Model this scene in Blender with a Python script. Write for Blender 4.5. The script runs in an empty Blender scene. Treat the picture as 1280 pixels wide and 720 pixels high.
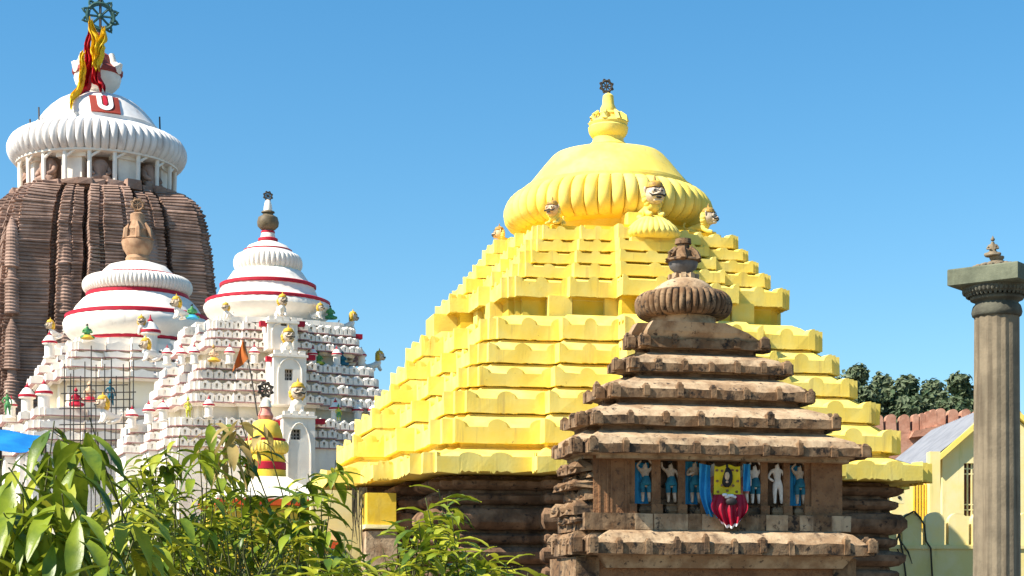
import bpy, bmesh, math, random
from mathutils import Vector, Matrix, noise
R = math.radians
PI = math.pi
sc = bpy.context.scene
col = sc.collection

# ------------------------------------------------------------------ camera, sky, sun, exposure
F, YH, EYE = 2200.0, 756.0, 3.5          # focal length and horizon row in 1280-px units, eye height in metres
cam = bpy.data.cameras.new('camera')
cam.sensor_width = 36.0
cam.lens = F / 1280 * 36
cam.shift_y = (YH - 360) / 1280
cam.clip_start, cam.clip_end = 0.1, 3000
camo = bpy.data.objects.new('camera', cam)
camo.location = (0, 0, EYE)
camo.rotation_euler = (R(90), 0, 0)
col.objects.link(camo)
sc.camera = camo

SUN_EL, SUN_AZ = R(45), R(242)           # azimuth clockwise from +Y: behind the camera, to its left
w = bpy.data.worlds.new('World')
sc.world = w
w.use_nodes = True
nt = w.node_tree
nt.nodes.clear()
out = nt.nodes.new('ShaderNodeOutputWorld')
bg = nt.nodes.new('ShaderNodeBackground')
sky = nt.nodes.new('ShaderNodeTexSky')
sky.sky_type = 'NISHITA'
sky.sun_disc = False
sky.sun_elevation = SUN_EL
sky.sun_rotation = SUN_AZ
sky.altitude = 0
sky.air_density, sky.dust_density, sky.ozone_density = 1.25, 0.25, 3.5
tc = nt.nodes.new('ShaderNodeTexCoord')
mp = nt.nodes.new('ShaderNodeMapping')
mp.inputs['Location'].default_value = (0, 0, 0.04)
hs = nt.nodes.new('ShaderNodeHueSaturation')
hs.inputs['Saturation'].default_value = 1.32
hs.inputs['Hue'].default_value = 0.493
nt.links.new(tc.outputs['Generated'], mp.inputs['Vector'])
nt.links.new(mp.outputs['Vector'], sky.inputs['Vector'])
nt.links.new(sky.outputs['Color'], hs.inputs['Color'])
nt.links.new(hs.outputs['Color'], bg.inputs['Color'])
nt.links.new(bg.outputs['Background'], out.inputs['Surface'])
bg.inputs['Strength'].default_value = 0.092

sl = bpy.data.lights.new('sun', 'SUN')
sl.energy = 5.0
sl.angle = R(0.5)
sl.color = (1.0, 0.93, 0.82)
so = bpy.data.objects.new('sun', sl)
sd = Vector((math.sin(SUN_AZ) * math.cos(SUN_EL), math.cos(SUN_AZ) * math.cos(SUN_EL), math.sin(SUN_EL)))
so.rotation_euler = sd.to_track_quat('Z', 'Y').to_euler()
so.location = sd * 60
col.objects.link(so)
sc.view_settings.view_transform = 'Standard'
sc.view_settings.look = 'None'
sc.view_settings.exposure = 0.95
sc.view_settings.gamma = 1.0
sc.view_settings.use_curve_mapping = False

# ------------------------------------------------------------------ helpers
def wx(px, Y): return (px - 640) / F * Y
def wz(py, Y): return EYE + (YH - py) / F * Y
def pt(px, py, Y): return Vector((wx(px, Y), Y, wz(py, Y)))

def tag(o, label=None, cat=None, group=None, kind=None):
    if label: o['label'] = label
    if cat: o['category'] = cat
    if group: o['group'] = group
    if kind: o['kind'] = kind
    return o

def empty(name, loc, yaw=0, label=None, cat=None, group=None):
    o = bpy.data.objects.new(name, None)
    o.location = loc
    o.rotation_euler = (0, 0, yaw)
    o.empty_display_size = 0.3
    col.objects.link(o)
    return tag(o, label, cat, group)

def kids(o): return list(o.children)

def copy_tree(o, parent=None):
    c = o.copy()
    col.objects.link(c)
    c.parent = parent
    for ch in kids(o):
        copy_tree(ch, c)
    return c

class MB:
    def __init__(s):
        s.v, s.f, s.m = [], [], []
    def vert(s, p):
        s.v.append((p[0], p[1], p[2])); return len(s.v) - 1
    def face(s, idx, mi=0):
        s.f.append(tuple(idx)); s.m.append(mi)
    def poly(s, pts, mi=0):
        s.face([s.vert(p) for p in pts], mi)
    def rings(s, rings, mi=0, closed=True, cap0=False, cap1=False, mis=None):
        ids = [[s.vert(p) for p in r] for r in rings]
        n = len(ids[0])
        for k in range(len(ids) - 1):
            a, b = ids[k], ids[k + 1]
            m = mis[k] if mis else mi
            for i in range(n if closed else n - 1):
                j = (i + 1) % n
                s.face((a[i], a[j], b[j], b[i]), m)
        if cap0: s.face(ids[0][::-1], mis[0] if mis else mi)
        if cap1: s.face(ids[-1], mis[-1] if mis else mi)
        return s
    def lathe(s, prof, n=48, c=(0, 0, 0), rmod=None, mi=0, mis=None, cap0=True, cap1=True):
        rr = []
        for (r, z) in prof:
            ring = []
            for i in range(n):
                t = 2 * PI * i / n
                q = r * (rmod(t, r, z) if rmod else 1)
                ring.append((c[0] + q * math.cos(t), c[1] + q * math.sin(t), c[2] + z))
            rr.append(ring)
        return s.rings(rr, mi, True, cap0, cap1, mis)
    def box(s, c, d, mi=0, rz=0, jit=0, top=None):
        cx, cy, cz = c
        hx, hy, hz = d[0] / 2, d[1] / 2, d[2] / 2
        P = []
        for z in (-hz, hz):
            k = 1 if z < 0 or top is None else top
            for (x, y) in ((-hx, -hy), (hx, -hy), (hx, hy), (-hx, hy)):
                x, y = x * k, y * k
                if jit:
                    x += random.uniform(-jit, jit); y += random.uniform(-jit, jit)
                X = x * math.cos(rz) - y * math.sin(rz)
                Y = x * math.sin(rz) + y * math.cos(rz)
                P.append((cx + X, cy + Y, cz + z + (random.uniform(-jit, jit) if jit else 0)))
        i = [s.vert(p) for p in P]
        for q in ((3, 2, 1, 0), (4, 5, 6, 7), (0, 1, 5, 4), (1, 2, 6, 5), (2, 3, 7, 6), (3, 0, 4, 7)):
            s.face([i[k] for k in q], mi)
        return s
    def tube(s, path, rad, n=6, mi=0):
        path = [Vector(p) for p in path]
        rr = []
        for k, p in enumerate(path):
            d = (path[min(k + 1, len(path) - 1)] - path[max(k - 1, 0)])
            if d.length < 1e-6: d = Vector((0, 0, 1))
            d.normalize()
            a = d.orthogonal().normalized() if abs(d.z) > .9 else d.cross(Vector((0, 0, 1))).normalized()
            b = d.cross(a)
            r = rad[k] if isinstance(rad, (list, tuple)) else rad
            rr.append([p + (a * math.cos(2 * PI * i / n) + b * math.sin(2 * PI * i / n)) * r for i in range(n)])
        return s.rings(rr, mi, True, True, True)
    def ball(s, c, r, n=14, m=9, mi=0, rot=None):
        rx, ry, rz = r if isinstance(r, (tuple, list)) else (r, r, r)
        rr = []
        for j in range(1, m):
            a = -PI / 2 + PI * j / m
            ring = []
            for i in range(n):
                t = 2 * PI * i / n
                p = Vector((rx * math.cos(a) * math.cos(t), ry * math.cos(a) * math.sin(t), rz * math.sin(a)))
                if rot: p = rot @ p
                ring.append((c[0] + p.x, c[1] + p.y, c[2] + p.z))
            rr.append(ring)
        return s.rings(rr, mi, True, True, True)
    def extrude(s, outline, y0, y1, mi=0):          # outline in local x,z -> slab between y0 and y1
        a = [s.vert((x, y0, z)) for x, z in outline]
        b = [s.vert((x, y1, z)) for x, z in outline]
        n = len(a)
        s.face(a, mi); s.face(b[::-1], mi)
        for i in range(n):
            j = (i + 1) % n
            s.face((a[j], a[i], b[i], b[j]), mi)
        return s
    def wobble(s, amp, sc_=1.0, seed=0):
        o = Vector((seed * 7.3, seed * 3.1, seed * 1.7))
        s.v = [tuple(Vector(p) + noise.noise_vector(Vector(p) * sc_ + o) * amp) for p in s.v]
        return s
    def build(s, name, mats, parent=None, smooth=None, loc=None, recalc=True):
        me = bpy.data.meshes.new(name)
        me.from_pydata(s.v, [], s.f)
        if not isinstance(mats, (list, tuple)): mats = [mats]
        for m in mats: me.materials.append(m)
        me.polygons.foreach_set('material_index', s.m)
        if recalc:
            bm = bmesh.new(); bm.from_mesh(me)
            bmesh.ops.recalc_face_normals(bm, faces=bm.faces)
            bm.to_mesh(me); bm.free()
        if smooth:
            me.polygons.foreach_set('use_smooth', [True] * len(me.polygons))
            me.set_sharp_from_angle(angle=R(smooth))
        me.update()
        o = bpy.data.objects.new(name, me)
        col.objects.link(o)
        if parent: o.parent = parent
        if loc: o.location = loc
        return o

def share(o, name, parent, loc=(0, 0, 0), rz=0, scale=1):
    c = bpy.data.objects.new(name, o.data)
    c.location = loc; c.rotation_euler = (0, 0, rz)
    c.scale = (scale,) * 3 if not isinstance(scale, (tuple, list)) else scale
    col.objects.link(c); c.parent = parent
    return c

# ------------------------------------------------------------------ materials
def mat(name, base, var=None, vs=2.0, streak=None, st=0.5, sscale=(3, 3, .35), rough=.85, bump=.25, bs=30.0,
        spots=None, spt=.6, ss=9.0, metal=0.0, courses=None, transl=0):
    m = bpy.data.materials.new(name)
    m.use_nodes = True
    n = m.node_tree; n.nodes.clear()
    L = n.links.new
    o = n.nodes.new('ShaderNodeOutputMaterial')
    b = n.nodes.new('ShaderNodeBsdfPrincipled')
    b.inputs['Roughness'].default_value = rough
    b.inputs['Metallic'].default_value = metal
    if 'Specular IOR Level' in b.inputs: b.inputs['Specular IOR Level'].default_value = .3
    t = n.nodes.new('ShaderNodeTexCoord')
    def nz(scale, detail=6, vec=None, rgh=.6):
        x = n.nodes.new('ShaderNodeTexNoise')
        x.inputs['Scale'].default_value = scale
        x.inputs['Detail'].default_value = detail
        x.inputs['Roughness'].default_value = rgh
        L(vec or t.outputs['Object'], x.inputs['Vector'])
        return x
    def ramp(src, p0, p1):
        r = n.nodes.new('ShaderNodeMapRange')
        r.inputs['From Min'].default_value = p0; r.inputs['From Max'].default_value = p1
        L(src, r.inputs['Value'])
        return r.outputs['Result']
    def mix(fac, a, c):
        x = n.nodes.new('ShaderNodeMix'); x.data_type = 'RGBA'
        L(fac, x.inputs['Factor'])
        if isinstance(a, tuple): x.inputs['A'].default_value = (*a, 1)
        else: L(a, x.inputs['A'])
        x.inputs['B'].default_value = (*c, 1)
        return x.outputs['Result']
    c = base
    if var:
        c = mix(ramp(nz(vs, 8).outputs['Fac'], .42, .60), c, var)
    if spots:
        c = mix(ramp(nz(ss, 8, rgh=.7).outputs['Fac'], spt, spt + .08), c, spots)
    if streak:
        mpn = n.nodes.new('ShaderNodeMapping')
        mpn.inputs['Scale'].default_value = sscale
        L(t.outputs['Object'], mpn.inputs['Vector'])
        c = mix(ramp(nz(1.0, 5, mpn.outputs['Vector']).outputs['Fac'], st, st + .22), c, streak)
    if isinstance(c, tuple): b.inputs['Base Color'].default_value = (*c, 1)
    else: L(c, b.inputs['Base Color'])
    if bump:
        bn = n.nodes.new('ShaderNodeBump')
        bn.inputs['Strength'].default_value = bump
        bn.inputs['Distance'].default_value = .03
        src = nz(bs, 8, rgh=.65).outputs['Fac']
        if courses:
            br = n.nodes.new('ShaderNodeTexVoronoi')
            br.inputs['Scale'].default_value = courses
            L(t.outputs['Object'], br.inputs['Vector'])
            mm = n.nodes.new('ShaderNodeMath'); mm.operation = 'ADD'
            L(src, mm.inputs[0]); L(br.outputs['Distance'], mm.inputs[1])
            src = mm.outputs[0]
        L(src, bn.inputs['Height'])
        L(bn.outputs['Normal'], b.inputs['Normal'])
    if transl:
        tr = n.nodes.new('ShaderNodeBsdfTranslucent')
        if isinstance(c, tuple): tr.inputs['Color'].default_value = (*c, 1)
        else: L(c, tr.inputs['Color'])
        ms = n.nodes.new('ShaderNodeMixShader'); ms.inputs[0].default_value = transl
        L(b.outputs[0], ms.inputs[1]); L(tr.outputs[0], ms.inputs[2])
        L(ms.outputs[0], o.inputs['Surface'])
    else:
        L(b.outputs[0], o.inputs['Surface'])
    return m

M = {}
M['yellow'] = mat('yellow limewash', (.86, .63, .11), (.83, .66, .17), 1.2, streak=(.50, .37, .12), st=.57, sscale=(4.5, 4.5, .3), rough=.8, bump=.2, bs=14, spots=(.28, .20, .07), spt=.665, ss=7)
M['yellowdeep'] = mat('yellow plaster', (.80, .52, .035), (.82, .58, .08), 1.5, streak=(.55, .36, .06), st=.6, rough=.8, bump=.2, bs=14)
M['house'] = mat('pale yellow wall paint', (.84, .67, .27), (.80, .69, .36), .9, streak=(.55, .50, .16), st=.58, rough=.85, bump=.15, bs=10)
M['housegreen'] = mat('greenish yellow wall paint', (.76, .62, .23), (.80, .67, .32), .9, streak=(.30, .30, .10), st=.56, rough=.9, bump=.2, bs=10)  # duller than the house paint, with olive streaks
M['white'] = mat('white limewash', (.84, .78, .68), (.77, .70, .61), 1.5, streak=(.52, .46, .42), st=.62, rough=.85, bump=.2, bs=9, spots=(.40, .34, .32), spt=.70, ss=2.2)
M['whiteaged'] = mat('aged white limewash', (.80, .77, .73), (.70, .65, .60), .6, streak=(.34, .28, .24), st=.57, sscale=(1.2, 1.2, .12), rough=.9, bump=.3, bs=5, spots=(.25, .20, .17), spt=.66, ss=1.1)
M['recess'] = mat('recess grey', (.40, .36, .33), rough=.95, bump=0)
M['cream'] = mat('cream limewash', (.82, .74, .56), (.78, .72, .60), 1.0, streak=(.55, .45, .30), st=.6, rough=.85, bump=.2)
M['red'] = mat('red band paint', (.46, .012, .03), (.38, .01, .03), 3, rough=.6, bump=.1)
M['orange'] = mat('orange red band paint', (.72, .11, .015), (.6, .07, .02), 3, rough=.6, bump=.1)
M['maroon'] = mat('dusty maroon line paint', (.36, .17, .16), (.46, .30, .28), 2, rough=.8, bump=.1)
M['stone'] = mat('brown sandstone', (.165, .090, .042), (.29, .185, .10), 2.6, streak=(.045, .03, .02), st=.50, sscale=(3.5, 3.5, 1.2), rough=.95, bump=.75, bs=9, spots=(.03, .022, .016), spt=.53, ss=5.5)
M['stonelight'] = mat('weathered sunlit sandstone', (.50, .36, .215), (.31, .195, .105), 2.2, streak=(.12, .075, .045), st=.55, sscale=(2.5, 2.5, .9), rough=.95, bump=.7, bs=9, spots=(.07, .05, .035), spt=.57, ss=6.5)  # sun on the shrine's slopes is put into this base colour; streaks are weathering
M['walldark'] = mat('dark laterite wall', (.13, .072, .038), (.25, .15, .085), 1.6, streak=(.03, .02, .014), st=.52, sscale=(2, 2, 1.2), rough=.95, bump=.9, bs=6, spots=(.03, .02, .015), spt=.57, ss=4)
M['carved'] = mat('carved reddish sandstone', (.31, .155, .07), (.21, .10, .045), 3, rough=.95, bump=1.0, bs=22, spots=(.10, .05, .03), spt=.58, ss=12)
M['tower'] = mat('tower sandstone', (.38, .25, .19), (.24, .15, .11), .6, courses=1.1, streak=(.13, .08, .06), st=.54, sscale=(.6, .6, .12), rough=.95, bump=.8, bs=4, spots=(.43, .29, .20), spt=.6, ss=2.5)
M['pot'] = mat('ochre pot stone', (.42, .26, .15), (.32, .18, .10), 3, rough=.9, bump=.4, bs=10)
M['potbrown'] = mat('dark olive pot metal', (.10, .075, .04), (.17, .13, .08), 3, rough=.6, bump=.2, bs=10)
M['pillar'] = mat('grey brown column stone', (.235, .185, .118), (.165, .13, .083), 2.4, streak=(.09, .065, .04), st=.52, sscale=(7, 7, .4), rough=.85, bump=.3, bs=24, spots=(.16, .12, .08), spt=.66, ss=12)
M['capital'] = mat('greenish capital stone', (.07, .065, .047), (.125, .12, .085), 2.5, streak=(.055, .05, .04), st=.58, rough=.85, bump=.4, bs=20)
M['abacus'] = mat('green grey slab stone', (.165, .175, .115), (.105, .115, .075), 3, streak=(.07, .07, .045), st=.54, rough=.85, bump=.3, bs=20)
M['iron'] = mat('dark iron', (.05, .045, .04), (.09, .07, .05), 5, rough=.6, bump=.1)
M['verdigris'] = mat('green bronze wheel', (.035, .10, .09), (.06, .14, .12), 5, rough=.5, bump=.1)
M['black'] = mat('black paint', (.02, .018, .018), rough=.6, bump=0)
M['facewhite'] = mat('white face paint', (.66, .55, .41), (.48, .35, .23), 8, rough=.6, bump=.1)
M['facetan'] = mat('tan face paint', (.72, .50, .30), (.62, .38, .22), 5, rough=.6, bump=.1)
M['mane'] = mat('mane yellow paint', (.74, .46, .03), (.55, .32, .05), 9, rough=.6, bump=.15)
M['crown'] = mat('crown ochre', (.55, .33, .05), (.28, .15, .05), 8, rough=.55, bump=.2)
M['green'] = mat('green paint', (.05, .24, .10), (.10, .28, .07), 6, rough=.6, bump=.1)
M['teal'] = mat('teal paint', (.012, .15, .19), (.015, .09, .13), 6, rough=.6, bump=.15)
M['limecloth'] = mat('lime paint', (.55, .60, .06), (.60, .50, .05), 6, rough=.6, bump=.1)
M['pink'] = mat('pink paint', (.66, .28, .20), (.55, .2, .16), 6, rough=.6, bump=.1)
M['skin'] = mat('painted skin', (.56, .42, .30), (.36, .25, .16), 8, rough=.7, bump=.15)
M['skinpale'] = mat('painted pale skin', (.76, .68, .58), (.62, .52, .42), 8, rough=.7, bump=.15)
M['bluecloth'] = mat('blue cloth', (.06, .40, .66), (.03, .30, .56), 3, rough=.8, bump=.2, bs=18)
M['yellowcloth'] = mat('yellow satin', (.80, .58, .01), (.72, .46, .01), 4, rough=.5, bump=.15, bs=18)
M['redcloth'] = mat('red satin', (.36, .006, .025), (.22, .004, .02), 4, rough=.45, bump=.15, bs=18)
M['whitecloth'] = mat('white cloth', (.82, .80, .78), rough=.8, bump=.1)
M['flagred'] = mat('red flag cloth', (.62, .015, .02), (.48, .01, .02), 2, rough=.7, bump=.2, transl=.25)
M['flagyellow'] = mat('yellow flag cloth', (.90, .66, .02), (.82, .52, .02), 2, rough=.7, bump=.2, transl=.25)
M['flagorange'] = mat('orange flag cloth', (.66, .20, .03), (.56, .16, .04), 2, rough=.7, bump=.2, transl=.3)
M['tarp'] = mat('blue tarpaulin', (.015, .20, .55), (.02, .26, .62), 2, rough=.5, bump=.2, transl=.15)
M['metalroof'] = mat('grey corrugated sheet', (.24, .245, .26), (.19, .195, .21), 1.5, streak=(.28, .26, .25), st=.6, rough=.5, bump=.1)
M['redstone'] = mat('red laterite', (.40, .19, .12), (.50, .27, .18), 2, streak=(.20, .09, .06), st=.58, rough=.95, bump=.6, bs=8, spots=(.22, .10, .07), spt=.62, ss=6)
M['darkwood'] = mat('dark window wood', (.10, .03, .02), (.15, .05, .03), 4, rough=.6, bump=.1)
M['gloom'] = mat('dark interior gloom', (.03, .025, .02), rough=.9, bump=0)  # near black paints the unlit interior behind the window openings
M['ground'] = mat('dusty paving', (.16, .13, .11), (.11, .095, .08), .3, rough=.95, bump=.3, bs=3)
M['bark'] = mat('mango bark', (.13, .09, .06), (.08, .06, .04), 8, rough=.95, bump=.6, bs=30)
M['leaf'] = mat('mango leaf', (.075, .13, .012), (.24, .30, .02), 3.5, rough=.36, bump=.08, bs=60, transl=.22)  # base darkened so the crown's shadows sit in the colour
M['leafbright'] = mat('young and sunlit mango leaf', (.50, .49, .04), (.26, .32, .022), 3.5, rough=.42, bump=.08, bs=60, transl=.3)  # young leaves, and yellow highlights of sunlit leaves put into the colour
M['leafdry'] = mat('coppery young leaf', (.46, .34, .12), (.36, .24, .07), 3, rough=.5, bump=.08, bs=60, transl=.3)
M['twig'] = mat('green brown twig', (.13, .15, .05), (.10, .09, .04), 6, rough=.8, bump=.2)
M['farleaf'] = mat('dark far foliage', (.06, .095, .04), (.14, .165, .085), .8, rough=.6, bump=0, transl=.12)
M['creeper'] = mat('dry creeper', (.06, .05, .03), rough=.95, bump=0)

# ------------------------------------------------------------------ stepped temple plan
P_ = [(-.797, .797), (-.763, .797), (-.763, .83), (-.48, .83), (-.48, .893), (-.22, .893), (-.22, 1),
      (.22, 1), (.22, .893), (.48, .893), (.48, .83), (.763, .83), (.763, .797)]
def make_plan(quarter):
    full = []
    for k in range(4):
        for (u, q) in quarter:
            x, y = u, -q
            for _ in range(k): x, y = -y, x
            full.append((x, y))
    return full
PLAN = make_plan(P_)
def plan(a, z, pl=PLAN): return [(x * a, y * a, z) for x, y in pl]

def fascia(mb, p0, p1, q0, q1, z0, z1, ear, bw, mi=0, bumps=1, minlen=.55, jit=0, ends=True):
    """parapet strip along a plan edge: raised quarter-round ears at both ends and half-round bumps between"""
    p0, p1, q0, q1 = Vector(p0[:2]), Vector(p1[:2]), Vector(q0[:2]), Vector(q1[:2])
    ln = (p1 - p0).length
    cols = []
    if ln < minlen:
        cols = [(0, ear), (1, ear)]
    else:
        bwf = min(bw / ln, .115)
        def h(t):
            v = 0
            cs = [((k + 1) / (bumps + 1), bwf) for k in range(bumps)]
            if ends: cs = [(0, bwf * 1.1), (1, bwf * 1.1)] + cs
            for c, ww in cs:
                d = abs(t - c) / ww
                if d < 1: v = max(v, math.sqrt(1 - d * d))
            return v
        ts = {0, 1}
        cs = [(k + 1) / (bumps + 1) for k in range(bumps)] + ([0, 1] if ends else [])
        for c in cs:
            for d in (-1.1, -1.07, -1, -.97, -.9, -.7, -.4, 0, .4, .7, .9, .97, 1, 1.07, 1.1):
                t = c + d * bwf
                if 0 <= t <= 1: ts.add(round(t, 5))
        cols = [(t, h(t) * ear) for t in sorted(ts)]
    O0 = []; O1 = []; I0 = []; I1 = []
    for t, e in cols:
        a = p0.lerp(p1, t); b = q0.lerp(q1, t)
        jz = random.uniform(-jit, jit) if jit else 0
        O0.append(mb.vert((a.x, a.y, z0 + jz))); O1.append(mb.vert((a.x, a.y, z1 + e)))
        I0.append(mb.vert((b.x, b.y, z0 + jz))); I1.append(mb.vert((b.x, b.y, z1 + e * .9)))
    for k in range(len(cols) - 1):
        mb.face((O0[k], O0[k + 1], O1[k + 1], O1[k]), mi)
        mb.face((O1[k], O1[k + 1], I1[k + 1], I1[k]), mi)
        mb.face((I0[k + 1], I0[k], I1[k], I1[k + 1]), mi)
        mb.face((O0[k + 1], O0[k], I0[k], I0[k + 1]), mi)
    mb.face((O0[0], O1[0], I1[0], I0[0]), mi)
    mb.face((O0[-1], I0[-1], I1[-1], O1[-1]), mi)

def cren(mb, p0, p1, q0, q1, z0, z1, pitch, mi=0, band=None, bh=.05, holes=True):
    """row of little gabled merlons with dark gaps, standing proud of the ledge"""
    p0, p1, q0, q1 = Vector(p0[:2]), Vector(p1[:2]), Vector(q0[:2]), Vector(q1[:2])
    ln = (p1 - p0).length
    n = max(1, int(round(ln / pitch)))
    H = z1 - z0
    zl = z0 + bh
    if band is not None:
        a, b = p0, p1
        for (zz0, zz1, m_) in ((z0, zl, band),):
            i = [mb.vert((p0.x, p0.y, zz0)), mb.vert((p1.x, p1.y, zz0)), mb.vert((p1.x, p1.y, zz1)), mb.vert((p0.x, p0.y, zz1))]
            j = [mb.vert((q0.x, q0.y, zz0)), mb.vert((q1.x, q1.y, zz0)), mb.vert((q1.x, q1.y, zz1)), mb.vert((q0.x, q0.y, zz1))]
            mb.face(i, m_); mb.face((i[1], i[0], j[0], j[1]), m_); mb.face((i[3], i[2], j[2], j[3]), m_)
            mb.face((i[0], i[3], j[3], j[0]), m_); mb.face((i[2], i[1], j[1], j[2]), m_)
    g = .07
    for k in range(n):
        t0, t1 = (k + (g if k else .02)) / n, (k + 1 - (g if k < n - 1 else .02)) / n
        tm = (t0 + t1) / 2
        hh = H * random.uniform(.94, 1.04)
        prof = [(t0, .70), (t0 + (tm - t0) * .50, .78), (tm, 1.0), (tm + (t1 - tm) * .50, .78), (t1, .70)]
        if ln / n < pitch * .6: prof = [(t0, .75), (tm, .95), (t1, .75)]
        O0 = []; O1 = []; I0 = []; I1 = []
        for t, e in prof:
            a = p0.lerp(p1, t); b = q0.lerp(q1, t)
            O0.append(mb.vert((a.x, a.y, zl))); O1.append(mb.vert((a.x, a.y, zl + (hh - bh) * e)))
            I0.append(mb.vert((b.x, b.y, zl))); I1.append(mb.vert((b.x, b.y, zl + (hh - bh) * e)))
        hole = holes and len(prof) == 5 and ln / n > .3
        for c in range(len(prof) - 1):
            if not hole or c in (0, 3): mb.face((O0[c], O0[c + 1], O1[c + 1], O1[c]), mi)
            mb.face((O1[c], O1[c + 1], I1[c + 1], I1[c]), mi)
        mb.face((O0[0], O1[0], I1[0], I0[0]), mi)
        mb.face((O0[-1], I0[-1], I1[-1], O1[-1]), mi)
        if hole:
            tq = prof[2][0]; w3 = (prof[3][0] - prof[1][0]) * .24; a1, a3 = p0.lerp(p1, tq - w3), p0.lerp(p1, tq + w3)
            b1, b3 = a1.lerp(q0.lerp(q1, prof[1][0]), .55), a3.lerp(q0.lerp(q1, prof[3][0]), .55)
            zA, zB = zl + hh * .12, zl + hh * .60
            h1, h3, h4, h2 = [mb.vert((v_.x, v_.y, z_)) for v_, z_ in ((a1, zA), (a3, zA), (a3, zB), (a1, zB))]
            k1, k3, k4, k2 = [mb.vert((v_.x, v_.y, z_)) for v_, z_ in ((b1, zA), (b3, zA), (b3, zB), (b1, zB))]
            mb.face((O0[1], O0[2], O0[3], h3, h1), mi)
            mb.face((h2, h4, O1[3], O1[2], O1[1]), mi)
            mb.face((O0[1], h1, h2, O1[1]), mi); mb.face((h3, O0[3], O1[3], h4), mi)
            mb.face((h1, h3, k3, k1), mi); mb.face((h3, h4, k4, k3), mi); mb.face((h4, h2, k2, k4), mi); mb.face((h2, h1, k1, k2), mi)
            mb.face((k1, k3, k4, k2), 2)
    # low sill between the merlons
    zs = zl + (H - bh) * .40
    qa, qb = p0.lerp(q0, .35), p1.lerp(q1, .35)
    i = [mb.vert((qa.x, qa.y, zl)), mb.vert((qb.x, qb.y, zl)), mb.vert((qb.x, qb.y, zs)), mb.vert((qa.x, qa.y, zs))]
    j = [mb.vert((q0.x, q0.y, zs)), mb.vert((q1.x, q1.y, zs))]
    mb.face(i, mi); mb.face((i[3], i[2], j[1], j[0]), mi)

def edges(pl): return [(i, (i + 1) % len(pl)) for i in range(len(pl))]

class Site:
    """a building's own frame: root Empty plus the maths that turns a measured row into a height on one of its planes"""
    def __init__(s, root, X0, Y0, yaw):
        s.root, s.X0, s.Y0 = root, X0, Y0
        s.c, s.s = math.cos(yaw), math.sin(yaw)
    def u(s, px, q):
        k = (px - 640) / F
        return (k * (s.Y0 - q * s.c) - s.X0 - q * s.s) / (s.c - k * s.s)
    def depth(s, u, q): return s.Y0 + u * s.s - q * s.c
    def z(s, py, u, q): return wz(py, s.depth(u, q))
    def at(s, px, py, q):
        u = s.u(px, q); return Vector((u, -q, s.z(py, u, q)))
    def za(s, py): return wz(py, s.Y0)
    def world(s, u, q, z): return Vector((s.X0 + u * s.c + q * s.s, s.Y0 + u * s.s - q * s.c, z))

# wheel finial: ring, hub, spokes and flame lobes round the rim
def wheel_mb(r, tubr, lobes=8, spokes=8):
    mb = MB()
    n = 32
    ring = [(r * math.cos(2 * PI * i / n), 0, r * math.sin(2 * PI * i / n)) for i in range(n + 1)]
    mb.tube(ring, tubr, 6)
    ring2 = [(r * .86 * math.cos(2 * PI * i / n), 0, r * .86 * math.sin(2 * PI * i / n)) for i in range(n + 1)]
    mb.tube(ring2, tubr * .6, 5)
    mb.ball((0, 0, 0), (r * .2, r * .18, r * .2), 10, 6)
    for i in range(spokes):
        t = 2 * PI * i / spokes
        mb.tube([(r * .1 * math.cos(t), 0, r * .1 * math.sin(t)), (r * math.cos(t), 0, r * math.sin(t))], tubr * .7, 5)
    for i in range(lobes):
        t = 2 * PI * (i + .5) / lobes
        c, s_ = math.cos(t), math.sin(t)
        pp = []
        for k in range(9):
            f = k / 8
            rad = r * (1.02 + .30 * math.sin(f * PI))
            tt = t + (f - .5) * 2 * PI / lobes * .62
            pp.append((rad * math.cos(tt), 0, rad * math.sin(tt)))
        mb.tube(pp, tubr * .75, 5)
        mb.tube([(r * 1.3 * c, 0, r * 1.3 * s_), (r * 1.48 * c, 0, r * 1.48 * s_)], [tubr * .9, tubr * .25], 5)
    return mb

def ribmod(n, d):
    return lambda t, r, z: 1 - d + d * abs(math.sin(n * t / 2)) ** .36

def amalaka_prof(r, z0, z1, n=9, neck=.8):
    h = z1 - z0
    pr = []
    for k in range(n + 1):
        a = -PI / 2 + PI * k / n
        pr.append((r * (neck + (1 - neck) * math.cos(a)), z0 + h / 2 + h / 2 * math.sin(a)))
    return pr

# ------------------------------------------------------------------ ground
g = MB()
g.poly([(-900, -60, 0), (900, -60, 0), (900, 1500, 0), (-900, 1500, 0)])
tag(g.build('ground', M['ground']), kind='structure')

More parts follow.
